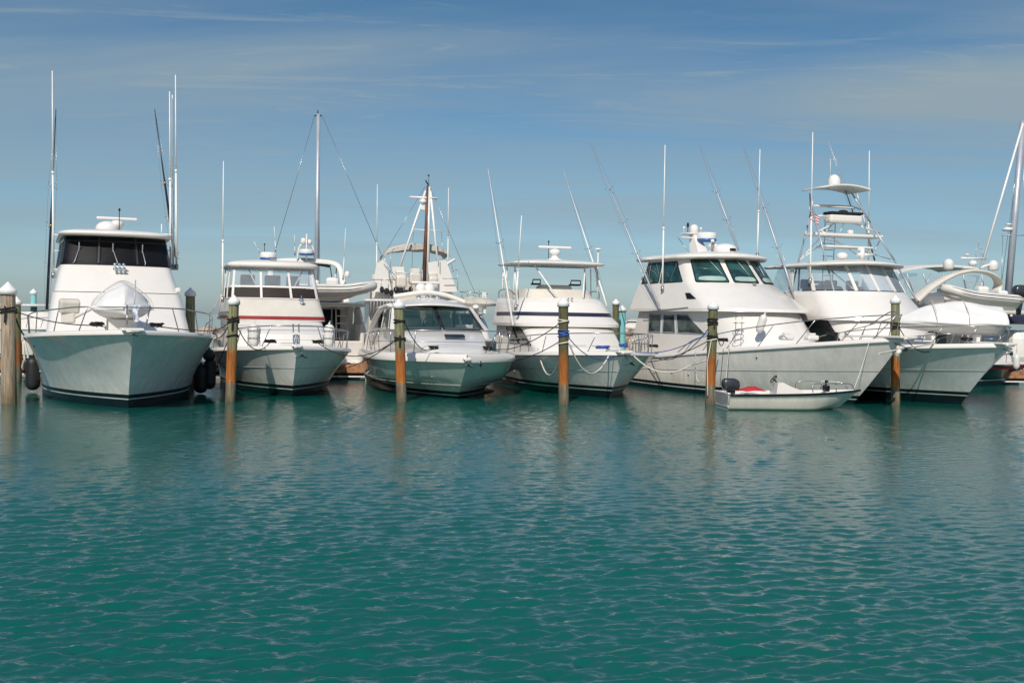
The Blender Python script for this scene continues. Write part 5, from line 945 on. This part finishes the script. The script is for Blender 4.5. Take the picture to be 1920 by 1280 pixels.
def wrap(P, py, mat, label, turns=3, tail=0):
    root, O, ax = P; r = root['r']*1.09; z = W(960, py, Y=O.y).z; z = W(proj_x(O), py, Y=O.y).z; m = MB(); cx = ax.x*z/ax.z
    pts = [O + Vector((cx + (r + .012*math.sin(k*.7))*math.cos(2*PI*k/18), (r + .01)*math.sin(2*PI*k/18), z + .045*k/18*1.0 + .02*math.sin(k*.5) - .02*turns)) for k in range(18*turns + 1)]
    m.tube(pts, .02, 7)
    if tail: m.tube(smooth_pts([O + Vector((cx + r*.1, -r - .03, z + .12)), O + Vector((cx + r*.15, -r - .04, z - .1)), O + Vector((cx + r*.1, -r - .03, z - tail))], 4), .022, 7)
    return thing_mesh(m, 'rope_wrap', mat, label, 'rope', None, pts[0])
def proj_x(p):
    v = Vector(p) - Vector((0, 0, H)); return 960 + F*v.dot(CR)/v.dot(_f)
G1 = 'mooring pilings in front of the yachts'
P17 = piling((17, 755), (15, 528), .36, M['pile_c'], 'thick bare sandy piling with white cone cap at the left edge', group=G1)
P432 = piling((431, 753), (439, 553), .265, M['pile_a'], 'green and orange stained piling in front of the red striped cruiser', group=G1)
P752 = piling((753, 753), (748, 560), .275, M['pile_a'], 'green and orange stained piling in front of the low express cruiser', group=G1)
P1057 = piling((1057, 757), (1056.5, 557), .275, M['pile_b'], 'dark brown piling with blue and white ropes in front of the navy striped boat', group=G1)
P1332 = piling((1331, 757), (1337.5, 563), .27, M['pile_d'], 'olive and orange piling in front of the largest yacht, left of the skiff', group=G1)
P1679 = piling((1679, 759), (1679, 553), .25, M['pile_a'], 'green and orange piling between the largest yacht and the tower boat', group=G1)
G2 = 'pilings behind the yachts'
piling((357, 640), (357, 539), .3, M['pile_a'], 'green capped piling right of the black glazed yacht', Y=36.5, group=G2)
piling((32, 640), (31, 556), .27, M['pile_d'], 'dark capped piling half hidden behind the thick sandy one', Y=36, group=G2)
piling((1154, 640), (1155, 560), .27, M['pile_d'], 'dark olive piling left of the turquoise one by the navy striped boat', Y=46, group=G2)
piling((63.5, 640), (63, 541), .27, M['turq'], 'turquoise sleeved piling between the sandy piling and the leftmost yacht', Y=52, group=G2)
piling((1167, 640), (1167, 572), .29, M['turq'], 'turquoise sleeved piling between the navy striped boat and the largest yacht', Y=47, group=G2)
piling((35, 710), (35, 631), .22, M['teak'], 'short brown dock post with a white cap behind the sandy piling', Y=38.0, group=G2)
# ---- dock
d0 = Vector((-22, 37.6, 0)); d1 = Vector((26, 46.4, 0)); dv = (d1 - d0); dl = dv.length; dv.normalize(); ang = math.atan2(dv.y, dv.x)
root = empty('dock', d0, ang, 'long brown timber dock running behind the sterns of the yachts', 'dock')
m = MB(); 
for i in range(int(dl/.16)): m.box((.08 + i*.16, .95, .52 + .004*rnd.random()), (.145, 1.9, .04), .006)
m.build('planking', M['teak'], root)
m = MB(); m.box((dl/2, 0.0, .38), (dl, .06, .24), .01); m.build('fascia', M['teak'], root); m = MB(); m.box((dl/2, .02, .12), (dl, .08, .05), .01); m.build('waler', M['cap'], root); m = MB(); m.box((dl/2, .95, .2), (dl, 1.7, .2), .01); m.build('float', M['teakd'], root)
# hose / white ropes hung on the brown dock post
q = W(48, 640, Y=37.8)
for i, dx in enumerate((0, 3)):
    mooring([W(43 + dx, 640, Y=37.9), W(46 + dx*3, 675 + dx*2, Y=37.8), W(41 + dx*5, 690, Y=37.9)], -.03, M['rope_w'], ('thick white rope bundle hanging down from the brown dock post' if i == 0 else 'white rope loop trailing right from the brown dock post toward the black fender'), .035)
# ================================================================ ropes on the pilings
wrap(P17, 583, M['rope_k'], 'black rope wound round the thick sandy piling', 3, .3)
wrap(P432, 601, M['rope_k'], 'upper black rope wound round the piling by the red striped cruiser', 3, .25); wrap(P432, 630, M['rope_k'], 'single lower black rope ring on the piling by the red striped cruiser', 1)
wrap(P752, 603, M['rope_k'], 'upper black rope round the piling by the express cruiser', 2); wrap(P752, 636, M['rope_k'], 'lower black rope round the piling by the express cruiser', 2, .2)
wrap(P1057, 603, M['rope_w'], 'upper white rope round the dark brown piling', 2); wrap(P1057, 626, M['rope_b'], 'blue rope wound round the dark brown piling', 4); wrap(P1057, 644, M['rope_w'], 'lower white rope round the dark brown piling just under the blue one', 1)
wrap(P1332, 604, M['rope_k'], 'upper black rope round the piling left of the skiff', 4, .15); wrap(P1332, 632, M['rope_k'], 'lower black rope round the piling left of the skiff', 2); wrap(P1332, 638, M['rope_w'], 'white rope round the piling left of the skiff', 1)
wrap(P1679, 612, M['rope_k'], 'black rope round the piling by the tower boat', 4)
Y17, Y4, Y7, Y10, Y13, Y16 = P17[1].y, P432[1].y, P752[1].y, P1057[1].y, P1332[1].y, P1679[1].y
b1r = lambda px, py, **k: b1.Wd(b1.L(px, py, **k))
mooring([W(27, 583, Y=Y17 - .1), b1.Wd((.5, -.75, 2.03))], .1, M['rope_k'], 'black line from the thick sandy piling to the foredeck of the leftmost yacht')
mooring([W(27, 588, Y=Y17), b1.Wd((-4.8, -2.4, 1.62))], .12, M['rope_k'], 'short black line from the sandy piling to the left side of the leftmost yacht', .022)
mooring([b1.Wd((.45, .62, 2.03)), b1.Wd((-1.6, 2.1, 1.9)), W(432, 602, Y=Y4 + .14)], [.03, .08], M['rope_k'], 'black line from the leftmost yacht up to the top rope of the next piling')
mooring([b1.Wd((-3.2, 2.38, 1.75)), W(430, 606, Y=Y4 + .16)], .22, M['rope_k'], 'slack black line drooping between the leftmost yacht and the next piling')
mooring([W(443, 607, Y=Y4 - .1), b2.Wd((.1, -.65, 1.56))], .42, M['rope_k'], 'black line sagging from the piling to the left bow cleat of the red striped cruiser')
mooring([W(430, 632, Y=Y4 + .1), W(402, 697, Y=34.5)], .02, M['rope_k'], 'thin black line running down left from the piling by the red striped cruiser')
mooring([b2.Wd((.1, .72, 1.56)), W(742, 637, Y=Y7 + .1)], .42, M['rope_k'], "black line sagging from the red striped cruiser's right bow cleat to a piling")
mooring([W(742, 637, Y=Y7 + .1), W(636, 692, Y=39)], .15, M['rope_k'], 'black line from the express cruiser piling back to the dock')
mooring([W(760, 606, Y=Y7 - .1), b3.Wd((.55, -.8, 1.46))], .3, M['rope_k'], 'black line sagging from the piling to the left bow cleat of the express cruiser')
mooring([b3.Wd((.55, .8, 1.46)), b3.Wd((-.9, 1.7, 1.42)), W(1049, 606, Y=Y10 + .1)], [.0, .12], M['rope_k'], 'dark line from the express cruiser up to the dark brown piling')
mooring([W(1049, 640, Y=Y10 + .1), W(946, 678, Y=34.5)], .12, M['rope_k'], 'lower dark line from the dark brown piling toward the express cruiser side')
mooring([W(1066, 640, Y=Y10 - .1), b4.Wd((.9, -.3, 1.42))], .75, M['rope_w'], 'thick white line sagging deeply right of the dark brown piling', .024)
mooring([W(1064, 630, Y=Y10 - .1), b4.Wd((.8, .1, 1.45))], .42, M['rope_b'], 'blue line sagging right of the dark brown piling')
mooring([b4.Wd((-1.9, -1.75, 1.42)), W(1050, 674, Y=Y10 + .12)], .62, M['rope_w'], 'white line looping down left of the dark brown piling', .024)
mooring([b4.Wd((.9, .35, 1.4)), W(1295, 684, Y=Y13 + .6), b5.Wd((-3.6, -2.4, 1.35))], [.38, .05], M['rope_w'], 'white line looping from the navy striped boat toward the piling left of the skiff', .022)
mooring([b4.Wd((1.0, .45, 1.44)), W(1330, 622, Y=Y13 - .12)], .22, M['rope_b'], 'pale blue line from the navy striped boat up to the piling left of the skiff')
mooring([b5.Wd((-8.2, -2.35, 1.25)), W(1330, 614, Y=Y13 + .1)], .55, M['rope_k'], 'upper black line sagging from the side of the largest yacht to the piling')
mooring([b5.Wd((-8.9, -2.2, .85)), W(1330, 638, Y=Y13 + .1)], .15, M['rope_k'], 'lower black line running from the piling back along the largest yacht')
mooring([b5.Wd((-3.35, -2.35, 1.78)), W(1342, 608, Y=Y13 + .1)], .35, M['rope_k'], 'black line from the near side cleat of the largest yacht up to the piling')
mooring([W(1334, 636, Y=Y13 - .17), W(1326, 680, Y=Y13 - .18), W(1327, 742, Y=Y13 - .18)], .0, M['rope_w'], 'white line hanging straight down the front of the piling left of the skiff')
mooring([b5.Wd((-4.9, -2.42, 1.45)), W(1304, 690, Y=Y13 + 1.2), W(1308, 712, Y=Y13 + 1.1), W(1318, 705, Y=Y13 + .9)], [.0, .1, .1], M['rope_w'], 'white rope end dangling off the side of the largest yacht, left of its piling')
mooring([b5.Wd((-3.0, -2.38, 1.78)), sk.Wd((-3.1, .5, .5))], .02, M['rope_w'], 'thin white painter from the largest yacht down to the stern of the skiff', .013)
mooring([b5.Wd((1.2, -.5, 1.9)), sk.Wd((.4, 0, .5))], .1, M['rope_w'], 'thin white painter from the bow of the largest yacht to the bow of the skiff', .01)
mooring([W(1686, 614, Y=Y16 - .1), b6.Wd((.3, -.9, 1.9))], .5, M['rope_k'], 'black line sagging from the piling to the bow of the tower boat')
mooring([W(1648, 663, Y=29.6), W(1685, 655, Y=30.6), b6.Wd((.4, -1.3, 1.85))], .0, M['rope_w'], 'taut white line between the bows of the largest yacht and the tower boat', .024)
m = MB(); c = W(1684, 655, Y=30.5); 
for k in range(5): m.ell(c + Vector((rnd.uniform(-.06, .06), rnd.uniform(-.06, .06), rnd.uniform(-.14, .14))), (.06, .06, .07), 8, 6)
thing_mesh(m, 'rope_knot', M['rope_w'], 'bulky white rope knot at the bow of the largest yacht', 'rope', None, c)
# ================================================================ breakwater rocks, far boats
def rock(c, r, seed):
    rr = random.Random(seed); bm = bmesh.new(); bmesh.ops.create_icosphere(bm, subdivisions=2, radius=1)
    ph = [rr.uniform(0, 6) for _ in range(6)]; sc = (r*rr.uniform(.9, 1.4), r*rr.uniform(.8, 1.2), r*rr.uniform(.6, .85))
    for v in bm.verts:
        n = v.co.copy(); k = 1 + .16*math.sin(n.x*3 + ph[0]) + .14*math.sin(n.y*4 + ph[1]) + .12*math.sin(n.z*4 + ph[2]) + .06*math.sin(n.x*8 + ph[3])
        n = Vector([max(-.75, min(.75, a*k)) for a in n]); v.co = Vector((n.x*sc[0], n.y*sc[1], n.z*sc[2]))
    me = bpy.data.meshes.new('boulder'); bm.to_mesh(me); bm.free(); me.materials.append(M['rock']); o = bpy.data.objects.new('boulder', me); COL.objects.link(o); o.location = c; o.rotation_euler = (0, 0, rr.uniform(0, 6)); return o
k = 0
for x0, x1, n in ((-42, -34.5, 26), (-28.5, -20.5, 34), (7, 14, 26)):
    for i in range(n):
        x = rnd.uniform(x0, x1); Yr = 88 + rnd.uniform(-1.6, 1.6) ; z = rnd.uniform(.1, 1.45) if Yr > 87.6 else rnd.uniform(-.2, .8)
        o = rock((x, Yr, z), rnd.uniform(.5, .95), k); k += 1; tag(o, 'weathered tan boulder piled on the breakwater behind the boats', 'boulder', 'breakwater boulders')
def farboat(px, Y, L, label, rz, h=1.0):
    O = W(px, 600, Y=Y); O.z = 0; root = empty('distant_boat', O, rz, label, 'boat'); m = MB(); rings = []
    for i in range(11):
        u = i/10; x = lerp(L/2, -L/2, u); w = L*.16*math.sin(min(1, u*1.6 + .04)*PI/2); rings.append([(x, -w, 1.1*h + .3*(1 - u)), (x, -w*.8, -.2), (x, w*.8, -.2), (x, w, 1.1*h + .3*(1 - u))])
    m.loft(rings, True, (True, True)); m.build('hull', M['gel'], root)
    m = MB(); m.box((-L*.05, 0, 1.9*h), (L*.4, L*.2, 1.4*h), .2); m.box((-L*.08, 0, 2.9*h), (L*.3, L*.18, .12), .04); m.build('cabin', M['gel'], root)
    m = MB(); m.box((-L*.05, 0, 2.1*h), (L*.41, L*.205, .4*h), .05); m.build('windows', M['dark_glass'], root); return root
farboat(1177, 330, 9, 'tiny distant white boat on the horizon beside the turquoise piling', .2, .8); farboat(1187, 300, 9, 'distant tan roofed boat on the horizon left of the largest yacht', 2.6, 1.0)
for px in (45, 82): farboat(px, 150 if px == 45 else 190, 9, 'distant white boat seen %s the turquoise piling at the left' % ('left of' if px == 45 else 'right of'), .1, .7)
# ================================================================ water
xs1 = np.concatenate([-np.geomspace(3500, 27, 26)[:-1], np.arange(-27, -7, .06), np.arange(-7, 7, .031), np.arange(7, 27.01, .06), np.geomspace(27.06, 3500, 26)[1:]])
ys = [3.0]
while ys[-1] < 62: ys.append(ys[-1] + max(.019, .0036*ys[-1] - .006))
ys = np.concatenate([[-400, -150, -60, -25, -10, -2, 1], np.array(ys), np.geomspace(62, 6000, 40)[1:]])
X, Yg = np.meshgrid(xs1, ys); Z = np.zeros_like(X); rs = np.random.RandomState(4)
fade = np.clip((27 - np.abs(X))/3, 0, 1)*np.clip((62 - Yg)/20, 0, 1)*np.clip((Yg - 2)/2, 0, 1)
gust = 1 + .45*np.sin(X*.21 + Yg*.13 + 1)*np.sin(Yg*.17 - X*.07)
for i in range(190):
    lam = .065*(.38/.065)**(rs.rand()**1.05); kk = 2*PI/lam; th = -PI/2 + .3 + rs.randn()*.5; ph = rs.rand()*2*PI
    amp = .0036*lam**.98
    lo = np.clip((lam*28 - (Yg*.0036*28*1.5))/ (lam*14), 0, 1)
    ps = kk*(X*math.cos(th) + Yg*math.sin(th)) + ph
    wv = np.sin(ps); Z += amp*lo*(wv + .32*np.cos(2*ps))
Z *= fade*gust*(1 - .45*np.clip((Yg - 9)/8, 0, 1)); Z *= .92*np.clip(1.15 - np.clip(Yg - 24, 0, 10)/14, .45, 1)
nx, ny = X.shape[1], X.shape[0]; co_ = np.stack([X.ravel(), Yg.ravel(), Z.ravel()], 1).astype(np.float32)
idx = np.arange(nx*ny).reshape(ny, nx); fc = np.stack([idx[:-1, :-1], idx[:-1, 1:], idx[1:, 1:], idx[1:, :-1]], -1).reshape(-1, 4)
me = bpy.data.meshes.new('sea'); me.vertices.add(len(co_)); me.vertices.foreach_set('co', co_.ravel()); me.loops.add(fc.size); me.loops.foreach_set('vertex_index', fc.ravel().astype(np.int32))
me.polygons.add(len(fc)); me.polygons.foreach_set('loop_start', np.arange(0, fc.size, 4, dtype=np.int32)); me.polygons.foreach_set('loop_total', np.full(len(fc), 4, dtype=np.int32)); me.polygons.foreach_set('use_smooth', np.ones(len(fc), dtype=bool)); me.update(); me.validate()
m, t, b = nt('sea_water'); b.inputs['Roughness'].default_value = .05; b.inputs['IOR'].default_value = 1.33; b.inputs['Specular IOR Level'].default_value = 1.0
tc = N(t, 'ShaderNodeTexCoord'); n0 = N(t, 'ShaderNodeTexNoise', Scale=.09, Detail=3.0); t.links.new(tc.outputs['Object'], n0.inputs['Vector'])
mx = N(t, 'ShaderNodeMix', data_type='RGBA'); mx.inputs[6].default_value = (.0001, .072, .058, 1); mx.inputs[7].default_value = (.0002, .096, .075, 1); t.links.new(n0.outputs[0], mx.inputs[0]); t.links.new(mx.outputs[2], b.inputs['Base Color'])
mp = N(t, 'ShaderNodeMapping'); mp.inputs['Scale'].default_value = (1, 1.9, 1); mp.inputs['Rotation'].default_value = (0, 0, .3); t.links.new(tc.outputs['Object'], mp.inputs[0])
n1 = N(t, 'ShaderNodeTexNoise', Scale=7.5, Detail=5.0, Roughness=.6, Distortion=.2); t.links.new(mp.outputs[0], n1.inputs['Vector'])
n2 = N(t, 'ShaderNodeTexNoise', Scale=2.3, Detail=3.0, Roughness=.5); t.links.new(mp.outputs[0], n2.inputs['Vector'])
b1_ = N(t, 'ShaderNodeBump', Strength=.24, Distance=.025); t.links.new(n1.outputs[0], b1_.inputs['Height']); b2_ = N(t, 'ShaderNodeBump', Strength=.22, Distance=.04); t.links.new(n2.outputs[0], b2_.inputs['Height']); t.links.new(b1_.outputs[0], b2_.inputs['Normal']); t.links.new(b2_.outputs[0], b.inputs['Normal'])
me.materials.append(m); o = bpy.data.objects.new('water', me); COL.objects.link(o); o['kind'] = 'structure'
# ================================================================ sky and sun
SUN_EL, SUN_AZ = math.radians(41), math.atan2(-.17, -1.0)      # azimuth as atan2(x, y): behind the camera, a touch right
wd = bpy.data.worlds.new('World'); scene.world = wd; wd.use_nodes = True; t = wd.node_tree; bg = t.nodes['Background']
sky = N(t, 'ShaderNodeTexSky', sky_type='NISHITA'); sky.sun_disc = False; sky.sun_elevation = SUN_EL; sky.sun_rotation = SUN_AZ; sky.ozone_density = 3.5; sky.air_density = 1.0; sky.dust_density = .6
tc = N(t, 'ShaderNodeTexCoord'); sx_ = N(t, 'ShaderNodeSeparateXYZ'); t.links.new(tc.outputs['Generated'], sx_.inputs[0])
rp = N(t, 'ShaderNodeValToRGB'); e = rp.color_ramp.elements; e[0].position = 0; e[0].color = (.48, .58, .72, 1); e[1].position = 1; e[1].color = (1.35, 1.3, 1.22, 1)
for p, c in ((.05, (.49, .585, .67, 1)), (.12, (.46, .57, .60, 1)), (.20, (.31, .49, .57, 1)), (.29, (.15, .39, .51, 1)), (.5, (.62, .68, .74, 1))): x = e.new(p); x.color = c
t.links.new(sx_.outputs[2], rp.inputs[0])
ml = N(t, 'ShaderNodeMix', data_type='RGBA', blend_type='MULTIPLY'); ml.inputs[0].default_value = 1; t.links.new(sky.outputs[0], ml.inputs[6]); t.links.new(rp.outputs[0], ml.inputs[7])
# thin cirrus on a high plane
zz = N(t, 'ShaderNodeMath', operation='ADD'); zz.inputs[1].default_value = .06; t.links.new(sx_.outputs[2], zz.inputs[0]); zm = N(t, 'ShaderNodeMath', operation='MAXIMUM'); zm.inputs[1].default_value = .03; t.links.new(zz.outputs[0], zm.inputs[0])
dx = N(t, 'ShaderNodeMath', operation='DIVIDE'); t.links.new(sx_.outputs[0], dx.inputs[0]); t.links.new(zm.outputs[0], dx.inputs[1]); dy = N(t, 'ShaderNodeMath', operation='DIVIDE'); t.links.new(sx_.outputs[1], dy.inputs[0]); t.links.new(zm.outputs[0], dy.inputs[1])
cb = N(t, 'ShaderNodeCombineXYZ'); t.links.new(dx.outputs[0], cb.inputs[0]); t.links.new(dy.outputs[0], cb.inputs[1])
mp = N(t, 'ShaderNodeMapping'); mp.inputs['Rotation'].default_value = (0, 0, .5); mp.inputs['Scale'].default_value = (.42, .95, 1); mp.inputs['Location'].default_value = (2.9, 1.7, 0); t.links.new(cb.outputs[0], mp.inputs[0])
c1 = N(t, 'ShaderNodeTexNoise', Scale=.62, Detail=10.0, Roughness=.54, Distortion=.8); t.links.new(mp.outputs[0], c1.inputs['Vector']); cr = N(t, 'ShaderNodeValToRGB'); cr.color_ramp.elements[0].position = .32; cr.color_ramp.elements[1].position = .66; cr.color_ramp.elements[1].color = (.95, .95, .95, 1); t.links.new(c1.outputs[0], cr.inputs[0])
el = N(t, 'ShaderNodeValToRGB'); e = el.color_ramp.elements; e[0].position = .0; e[0].color = (.03, .03, .03, 1); e[1].position = .34; e[1].color = (.4, .4, .4, 1); x = e.new(.2); x.color = (1, 1, 1, 1); x = e.new(.1); x.color = (.7, .7, .7, 1); t.links.new(sx_.outputs[2], el.inputs[0])
w1 = N(t, 'ShaderNodeMapping'); w1.inputs['Rotation'].default_value = (0, 0, -.35); w1.inputs['Scale'].default_value = (.9, 3.2, 1); w1.inputs['Location'].default_value = (.7, 2.2, 0); t.links.new(cb.outputs[0], w1.inputs[0])
w2 = N(t, 'ShaderNodeTexNoise', Scale=1.1, Detail=12.0, Roughness=.68, Distortion=1.6); t.links.new(w1.outputs[0], w2.inputs['Vector']); w3 = N(t, 'ShaderNodeValToRGB'); w3.color_ramp.elements[0].position = .55; w3.color_ramp.elements[1].position = .80; w3.color_ramp.elements[1].color = (.7, .7, .7, 1); t.links.new(w2.outputs[0], w3.inputs[0])
w4 = N(t, 'ShaderNodeMath', operation='ADD', use_clamp=True); t.links.new(cr.outputs[0], w4.inputs[0]); t.links.new(w3.outputs[0], w4.inputs[1])
cm = N(t, 'ShaderNodeMath', operation='MULTIPLY'); t.links.new(w4.outputs[0], cm.inputs[0]); t.links.new(el.outputs[0], cm.inputs[1])
mc = N(t, 'ShaderNodeMix', data_type='RGBA'); mc.inputs[7].default_value = (2.3, 2.95, 3.3, 1); t.links.new(cm.outputs[0], mc.inputs[0]); t.links.new(ml.outputs[2], mc.inputs[6]); t.links.new(mc.outputs[2], bg.inputs[0]); bg.inputs[1].default_value = .13
sl = bpy.data.lights.new('sun', 'SUN'); sl.energy = 4.1; sl.angle = math.radians(.5); sl.color = (1, .92, .81); so = bpy.data.objects.new('sun', sl); COL.objects.link(so)
sd_ = Vector((math.sin(SUN_AZ)*math.cos(SUN_EL), math.cos(SUN_AZ)*math.cos(SUN_EL), math.sin(SUN_EL))); so.rotation_euler = sd_.to_track_quat('Z', 'Y').to_euler(); so.location = (0, -20, 40)
# ================================================================ camera
cd = bpy.data.cameras.new('camera'); cd.sensor_width = 36; cd.lens = 36*F/1920; cd.clip_end = 12000; cd.clip_start = .1; cam = bpy.data.objects.new('camera', cd); COL.objects.link(cam)
R = Matrix((CR, CU, -_f)).transposed().to_4x4(); cam.matrix_world = Matrix.Translation((0, 0, H)) @ R; scene.camera = cam
scene.view_settings.view_transform = 'Standard'; scene.view_settings.look = 'None'; scene.view_settings.exposure = 0; scene.render.engine = 'CYCLES'
